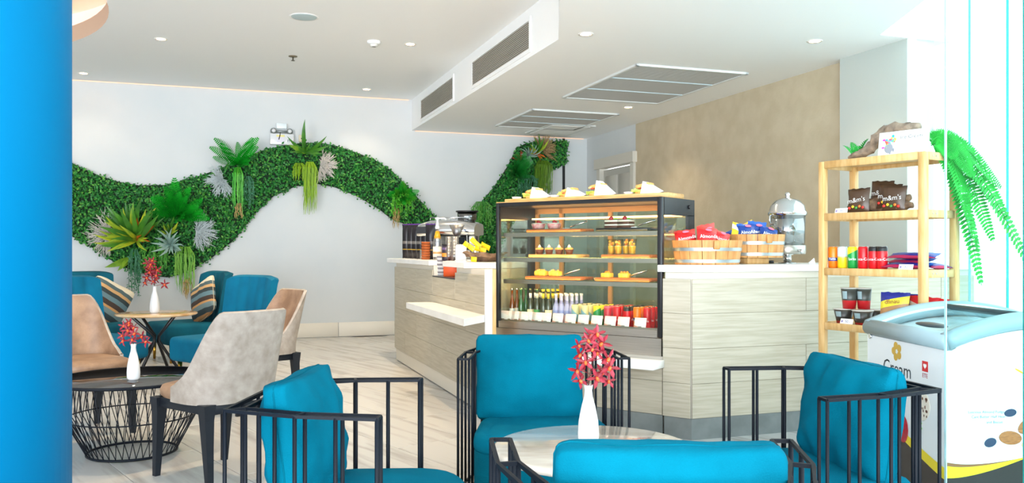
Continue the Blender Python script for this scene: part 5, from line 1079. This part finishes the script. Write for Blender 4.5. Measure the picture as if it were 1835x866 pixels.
# plants fixed to it: local x right, y up, z towards the room
def root_at(px, py, off=.10):
    u, z = wall_uz(px, py); return W(u, VB-off, z)
WROT = (PI/2, 0, TH); PXM = .0077                              # metres per photo pixel at the wall
def blade(L, wd, bend, fold=.25, n=7, tip=.9, droop=0):
    m = MB(); vs = []
    for i in range(n):
        q = i/(n-1); ww = wd*math.sin(PI*min(1, .12+.88*q) ** tip)*(1 if q < 1 else .05)+.001; y = L*q*(1-.25*bend*q); zz = bend*L*.55*math.sin(q*2.2)-droop*L*q*q
        vs += [(-ww, y, zz+fold*ww), (0, y, zz), (ww, y, zz+fold*ww)]
    m.add(vs, [(i*3+j, i*3+j+1, i*3+j+4, i*3+j+3) for i in range(n-1) for j in range(2)], 0, True); return m
def frond_mb(L, wd, bend, n=20, droop=0, lift=.15):
    m = MB(); P = []
    for i in range(n+1): q = i/n; P.append(Vector((0, L*q*(1-.2*bend*q), bend*L*.5*math.sin(q*2.1)-droop*L*q*q)))
    m.tube(P, [.004*(1-.7*i/n) for i in range(n+1)], 4, cap=False)
    for i in range(1, n):
        q = i/n; ww = wd*math.sin(PI*(.14+.84*q)) ** .8; d = (P[i+1]-P[i]).normalized(); h_ = L/n*.42
        for s_ in (-1, 1):
            a = P[i]; b = a+Vector((s_*ww, 0, 0))+d*ww*.35+Vector((0, 0, lift*ww)); mid = a.lerp(b, .55)
            m.add([a-d*h_*.6, mid-d*h_*.9-Vector((0, 0, .1*ww)), b, mid+d*h_*.9, a+d*h_*.6], [(0, 1, 2, 3, 4)] if s_ > 0 else [(4, 3, 2, 1, 0)], 0, True)
    return m
def rosette(name, label, px, py, meshes, spec, off=.11, cat='plant', group=None, leafname='leaf'):
    t = thing(name, label, cat, root_at(px, py, off), 0, group, WROT)
    for (k, ang, tilt, sc) in spec:                           # ang: 0 is up, clockwise seen from the room
        o = put(leafname, meshes[k], t, (rnd(-.01, .01), rnd(-.01, .01), rnd(0, .03)), (Matrix.Rotation(-math.radians(ang), 4, 'Z') @ Matrix.Rotation(math.radians(tilt), 4, 'X') @ Matrix.Rotation(rnd(-.5, .5), 4, 'Y')).to_euler(), scale=(sc,)*3)
    return t
m_fern = M('fern_green', '#12a021', .55, col2='#0b7c1a', scale=8, perobj=True, spec=.15); m_ferny = M('fern_lime', '#4fa31c', .55, col2='#2a8a1c', spec=.15, scale=8, perobj=True)
m_dkl = M('dark_strap', '#2c6420', .4, col2='#4b8a24', scale=6, perobj=True); m_yl = M('yellow_strap', '#b9c02a', .4, col2='#5a8f28', scale=7, stretch=(6, 1, 1), perobj=True); m_org = M('croton_orange', '#d9691c', .4, col2='#a8491c', scale=8, perobj=True); m_blu = M('staghorn_blue', '#7d9d96', .5, col2='#9db5a6', scale=8, perobj=True); m_oliv = M('olive_leaf', '#5f8d22', .45, col2='#86ab2c', scale=8, perobj=True)
fr_a = frond_mb(.48, .085, .35).mesh('frond', m_fern); fr_b = frond_mb(.40, .07, .5).mesh('frond', m_fern); fr_y = frond_mb(.36, .07, .4).mesh('frond', m_ferny); fr_s = frond_mb(.30, .06, .4, 16).mesh('frond', m_fern)
st_d = blade(.55, .031, .35).mesh('leaf', m_dkl); st_y = blade(.50, .029, .4).mesh('leaf', m_yl); st_o = blade(.42, .030, .35).mesh('leaf', m_org); st_l = blade(.5, .055, .3).mesh('leaf', m_oliv)
def stag(L):
    m = MB()
    for k, a in enumerate((-.55, -.18, .18, .55)):
        b = blade(L*(.75+.25*(k in (1, 2))), .016, .4, n=6); m.add(b.v, b.f, 0, True, RZ(a))
    return m
sg_b = stag(.34).mesh('leaf', m_blu)
def coral(name, label, px, py, r, mat, off=.12, flat=.5, a0=0, a1=360, nb=85):
    t = thing(name, label, 'dried coral', root_at(px, py, off), 0, 'dried sea fan corals on the green wall', WROT); m = MB()
    for k in range(nb):
        a = math.radians(rnd(a0, a1)); el = rnd(.05, 1.35); L = r*rnd(.75, 1.05); d = Vector((math.sin(a)*math.cos(el), math.cos(a)*math.cos(el), math.sin(el)*flat)); p0 = d*L*.1; p1 = d*L*.55+Vector((rnd(-1, 1), rnd(-1, 1), rnd(-1, 1)))*.02; p2 = d*L
        m.tube([p0, p1, p2], [.006, .005, .003], 4, cap=False, smooth=False)
        for q in range(4):
            f = rnd(.35, .85); s0 = p0.lerp(p2, f); m.tube([s0, s0+(d+Vector((rnd(-1, 1), rnd(-1, 1), rnd(-.4, .6)))*.9)*L*rnd(.12, .26)], [.004, .002], 3, cap=False, smooth=False)
    m.build('twigs', mat, t, kind='stuff'); return t
def strands(name, label, px, py, wd, L, mat, n=46, off=.13, spread=.5, cat='trailing plant', taper=.55, leafy=False, group='trailing plants on the green wall'):
    t = thing(name, label, cat, root_at(px, py, off), 0, group, WROT); m = MB()
    for k in range(n):
        x = rnd(-1, 1)*wd/2; l = L*rnd(taper, 1); z = rnd(0, .09); P = [Vector((x*spread, .02, z*.5)), Vector((x*.9, -.06*L-.02, z+.04))]
        for q in range(1, 6): P.append(Vector((x+rnd(-.012, .012), -l*q/5, z+.03-.04*q/5+rnd(-.01, .01))))
        m.tube(P, [.005]*6+[.002], 4, cap=False, smooth=False)
        if leafy:
            for q in range(int(l/.03)):
                yy = -l*rnd(.1, 1); s_ = .028; a = rnd(0, 2*PI); c = Vector((x+rnd(-.02, .02), yy, z+.03+rnd(-.015, .02))); dx = Vector((math.cos(a), -abs(math.sin(a)), rnd(-.2, .5)))*s_; dy = Vector((-math.sin(a)*.4, -.2, .3))*s_
                m.add([c, c+dx*.5+dy, c+dx, c+dx*.5-dy], [(0, 1, 2, 3)])
    m.build('strands', mat, t, kind='stuff'); return t
m_moss = M('moss_lime', '#9bbf22', .6, col2='#6f9c1f', island=True, lo=0, hi=1); m_mossg = M('moss_green', '#4f9a2a', .6, col2='#8fc04a', island=True, lo=0, hi=1); m_vine = M('vine_bluegreen', '#4f8f6c', .6, col2='#2f6d46', island=True, lo=0, hi=1); m_hang = M('hanging_olive', '#69911f', .6, col2='#466f1a', island=True, lo=0, hi=1); m_root = M('dry_roots', '#9c7b3d', .8, col2='#c3ad75', island=True, lo=0, hi=1)
m_cor = M('coral_grey', '#d3cdc4', .8); m_corb = M('coral_blue_grey', '#c3cdce', .8); m_cort = M('coral_tan', '#a98e62', .8)
R_ = lambda n, a0, a1, ks, t0=8, t1=40, s0=.8, s1=1.1: [(ks[i % len(ks)], a0+(a1-a0)*(i+.5)/n+rnd(-7, 7), rnd(t0, t1), rnd(s0, s1)) for i in range(n)]
# big cluster above the far table
coral('coral_fan', 'grey brown dried sea fan at the pillar side of the big plant cluster', 200, 420, .31, m_cor, a0=180, a1=360); coral('coral_fan', 'bluish grey dried sea fan behind the bright fern of the big plant cluster', 352, 415, .29, m_corb, a0=0, a1=190)
rosette('croton_plant', 'dark strap leaved plant with yellow edges in the big plant cluster', 247, 430, [st_d, st_y, st_o], R_(16, -52, 40, [0, 0, 1], 10, 40, 1.0, 1.35)+R_(9, 10, 60, [2, 2, 0], 15, 45, .95, 1.2)+R_(15, -115, -40, [1, 1, 0], 15, 50, .95, 1.25)+R_(6, 60, 140, [2, 1], 30, 60, .6, .8), .13)
rosette('bright_fern', 'bright green fern at the top of the big plant cluster', 318, 388, [fr_a, fr_b], R_(15, -85, 110, [0, 1], 10, 40, .95, 1.2)+R_(4, 90, 170, [1], 30, 60, .7, .9), .14, group='bright ferns on the green wall', leafname='frond')
rosette('dracaena_plant', 'green plant with yellow leaf margins beneath the bright fern', 305, 420, [st_d, st_y], R_(10, -70, 70, [0, 1], 30, 60, .5, .75), .16)
rosette('staghorn_fern', 'blue grey staghorn fern low in the big plant cluster', 308, 440, [sg_b], R_(9, 0, 360, [0], 10, 55, .7, 1.1), .22)
rosette('broad_leaf_plant', 'single broad olive leaves hanging at the bottom of the big plant cluster', 235, 462, [st_l], [(0, -110, 20, .75), (0, -140, 30, .6), (0, -160, 40, .5)], .13)
strands('trailing_vine', 'blue green trailing vine hanging below the big plant cluster', 243, 450, .16, .62, m_vine, 16, .16, leafy=True); strands('trailing_grass', 'lime green trailing grass hanging below the staghorn fern', 332, 445, .24, .62, m_mossg, 50, .17)
strands('dry_root_tuft', 'tan dry roots dangling under the lime trailing grass', 336, 500, .12, .28, m_root, 14, .15)
strands('bushy_filler', 'fresh green small leaved filler between the strap plant and staghorn fern', 278, 445, .34, .30, MATS['hedge_leaf_light'], 30, .12, leafy=True)
# fern with coral
coral('coral_fan', 'grey dried sea fan below the fern left of the emergency light', 400, 322, .27, m_corb, a0=140, a1=340)
rosette('bright_fern', 'bright green fern with wing like fronds next to the emergency light', 424, 295, [fr_a, fr_s], [(0, -65, 18, 1), (0, -50, 20, 1.05), (0, -75, 25, .85), (0, -38, 22, .85), (1, -5, 10, 1.05), (0, 28, 18, 1.0), (0, 42, 20, 1.1), (0, 55, 25, .95), (1, 80, 40, 1), (1, 110, 45, 1), (1, 60, 45, .9), (1, -100, 50, .7), (1, 140, 55, .7)], .14, group='bright ferns on the green wall', leafname='frond')
strands('trailing_grass', 'bright green trailing grass below the winged fern', 426, 305, .14, .62, M('grass_bright', '#35b02f', .5, col2='#6fc23a', island=True, lo=0, hi=1), 30, .15); strands('dry_root_tuft', 'brown dry roots under the winged fern', 428, 368, .10, .22, m_root, 12, .14); strands('trailing_vine', 'small leaved grey green vine beside the winged fern', 443, 320, .16, .42, m_vine, 12, .12, leafy=True)
# bromeliad with moss
coral('coral_fan', 'pale dried sea fan beside the lime hanging moss', 572, 298, .26, m_cor, a0=0, a1=190)
rosette('bromeliad', 'dark green bromeliad with pointed leaves beside the emergency light', 545, 277, [st_d, st_l], [(0, 2, 12, .95), (0, -48, 20, .75), (1, -70, 25, .65), (0, 45, 20, .8), (0, 68, 25, .8), (0, 95, 30, .6), (0, -95, 35, .6), (0, -20, 45, .5), (0, 25, 45, .5), (0, 120, 40, .5)], .15)
strands('hanging_moss', 'lime green moss beard hanging from the bromeliad', 553, 295, .18, .72, m_moss, 60, .14, taper=.5); strands('moss_tuft', 'yellow green moss tuft left of the moss beard', 534, 297, .20, .24, m_moss, 40, .13)
# end cluster by the coffee bags
rosette('ivy_fern', 'fresh green ferny cluster at the band end above the coffee bags', 716, 352, [fr_s, fr_y], R_(22, -180, 180, [0, 1, 0], 15, 60, .6, .95), .14, leafname='frond'); strands('ivy_trail', 'leafy green ivy trailing above the coffee bags', 717, 345, .34, .36, MATS['fern_lime'] if False else M('ivy_green', '#3fae2d', .5, col2='#7cc23a', island=True, lo=0, hi=1), 26, .16, leafy=True); strands('dry_root_tuft', 'tan dry roots hanging above the coffee bags', 704, 375, .12, .30, m_root, 16, .13)
# the right band
coral('coral_fan', 'tan dried sea fan under the drop ceiling', 966, 270, .26, m_cort, a0=-40, a1=150)
rosette('croton_plant', 'dark strap leaved plant touching the drop ceiling', 955, 278, [st_d, st_o, st_y], R_(8, -70, 40, [0, 2, 0], 25, 50, .5, .8)+R_(4, -110, -60, [2, 1], 25, 50, .5, .7)+R_(4, 120, 200, [1], 30, 60, .4, .6), .14)
rosette('staghorn_fern', 'grey green staghorn fern beneath the ceiling strap plant', 938, 283, [sg_b], R_(7, -160, 60, [0], 15, 50, .6, .9), .2)
rosette('dark_fern', 'dark green fern with pointed fronds behind the display case', 918, 315, [frond_mb(.42, .075, .35).mesh('frond', M('fern_dark', '#158a2c', .45, col2='#0d6a22', scale=8, perobj=True))], R_(14, -120, 60, [0], 10, 45, .7, 1.05)+R_(8, -180, 180, [0], 30, 60, .6, .9), .15, leafname='frond')
rosette('red_tip_plant', 'few small red tipped leaves above the dark fern', 924, 290, [blade(.22, .018, .3).mesh('leaf', M('red_tip', '#a8382c', .5))], R_(5, -90, 20, [0], 15, 40, .7, 1.0), .16)
strands('hanging_moss', 'olive green moss curtain hanging behind the display case', 966, 292, .28, .52, m_hang, 90, .13, taper=.8); strands('bushy_filler', 'small leaved dark filler between the dark fern and the moss curtain', 940, 318, .30, .34, m_vine, 26, .12, leafy=True); strands('bushy_filler', 'light green small leaved clump low by the coffee machine', 858, 365, .32, .42, MATS['hedge_leaf_light'], 34, .12, leafy=True)

# ------------------------------------------------------------------ boston fern trailing off the shelf rack
bf = thing('trailing_fern', 'bright green artificial fern trailing off the end of the shelf rack', 'fern', spos(SW-.06, .16, SA), SZ)
m_bf = M('boston_green', '#0f8426', .5, col2='#2fae3f', scale=9, perobj=True, spec=.2)
def hang_frond(L, wd, out, drop, n=44, tw=1.15):
    m = MB(); P = []
    for i in range(n+1): q = i/n; P.append(Vector((0, out*q ** .85, .09*math.sin(q*PI)*(1-q)-drop*q ** 1.35)))
    m.tube(P, [.004*(1-.6*i/n) for i in range(n+1)], 4, cap=False)
    for i in range(1, n):
        q = i/n; ww = 1.15*wd*math.sin(PI*(.16+.82*q)) ** .6; d = (P[i+1]-P[i]).normalized(); h_ = (P[i+1]-P[i]).length*.46
        for s_ in (-1, 1):
            sv = Vector((math.cos(tw), 0, 0))+d.cross(Vector((1, 0, 0)))*math.sin(tw)
            a = P[i]; b = a+sv*(s_*ww)+d*ww*.2; mid = a.lerp(b, .6)
            m.add([a-d*h_*.5, mid-d*h_, b, mid+d*h_, a+d*h_*.5], [(0, 1, 2, 3, 4)] if s_ > 0 else [(4, 3, 2, 1, 0)], 0, True)
    return m
for (L, wd, out, drop, az, dz, sx0) in ((.5, .065, .42, .26, -30, .04, 0), (.5, .075, .30, .82, -30, .03, 0), (.5, .075, .56, .80, -33, .03, 0), (.5, .07, .25, .64, -34, .03, .01), (.5, .075, .40, .56, -28, .04, 0), (.4, .07, .18, .44, -40, .02, 0), (.5, .07, .46, .44, -30, .05, 0), (.4, .06, .30, .14, -25, .05, 0), (.4, .055, .20, .04, -10, .05, 0), (.4, .06, .22, .22, -45, .05, 0), (.45, .065, .34, .36, -20, .05, 0), (.4, .06, .12, .10, -75, .03, 0)):
    hang_frond(L, wd, out, drop, tw=rnd(.9, 1.5)).build('frond', m_bf, bf, (sx0, 0, .03+dz), (rnd(-.08, .08), 0, math.radians(az)))
lf = thing('fern_sprig', 'small green fern sprig between the driftwood and the sign card', 'fern', spos(.15, .18, SA), SZ)
for k in range(7): put('frond', frond_mb(.16, .03, .4, 12).mesh('frond', m_bf) if k == 0 else lf.children[0].data, lf, (0, 0, .01), (math.radians(rnd(25, 60)), 0, math.radians(-80+k*28)))
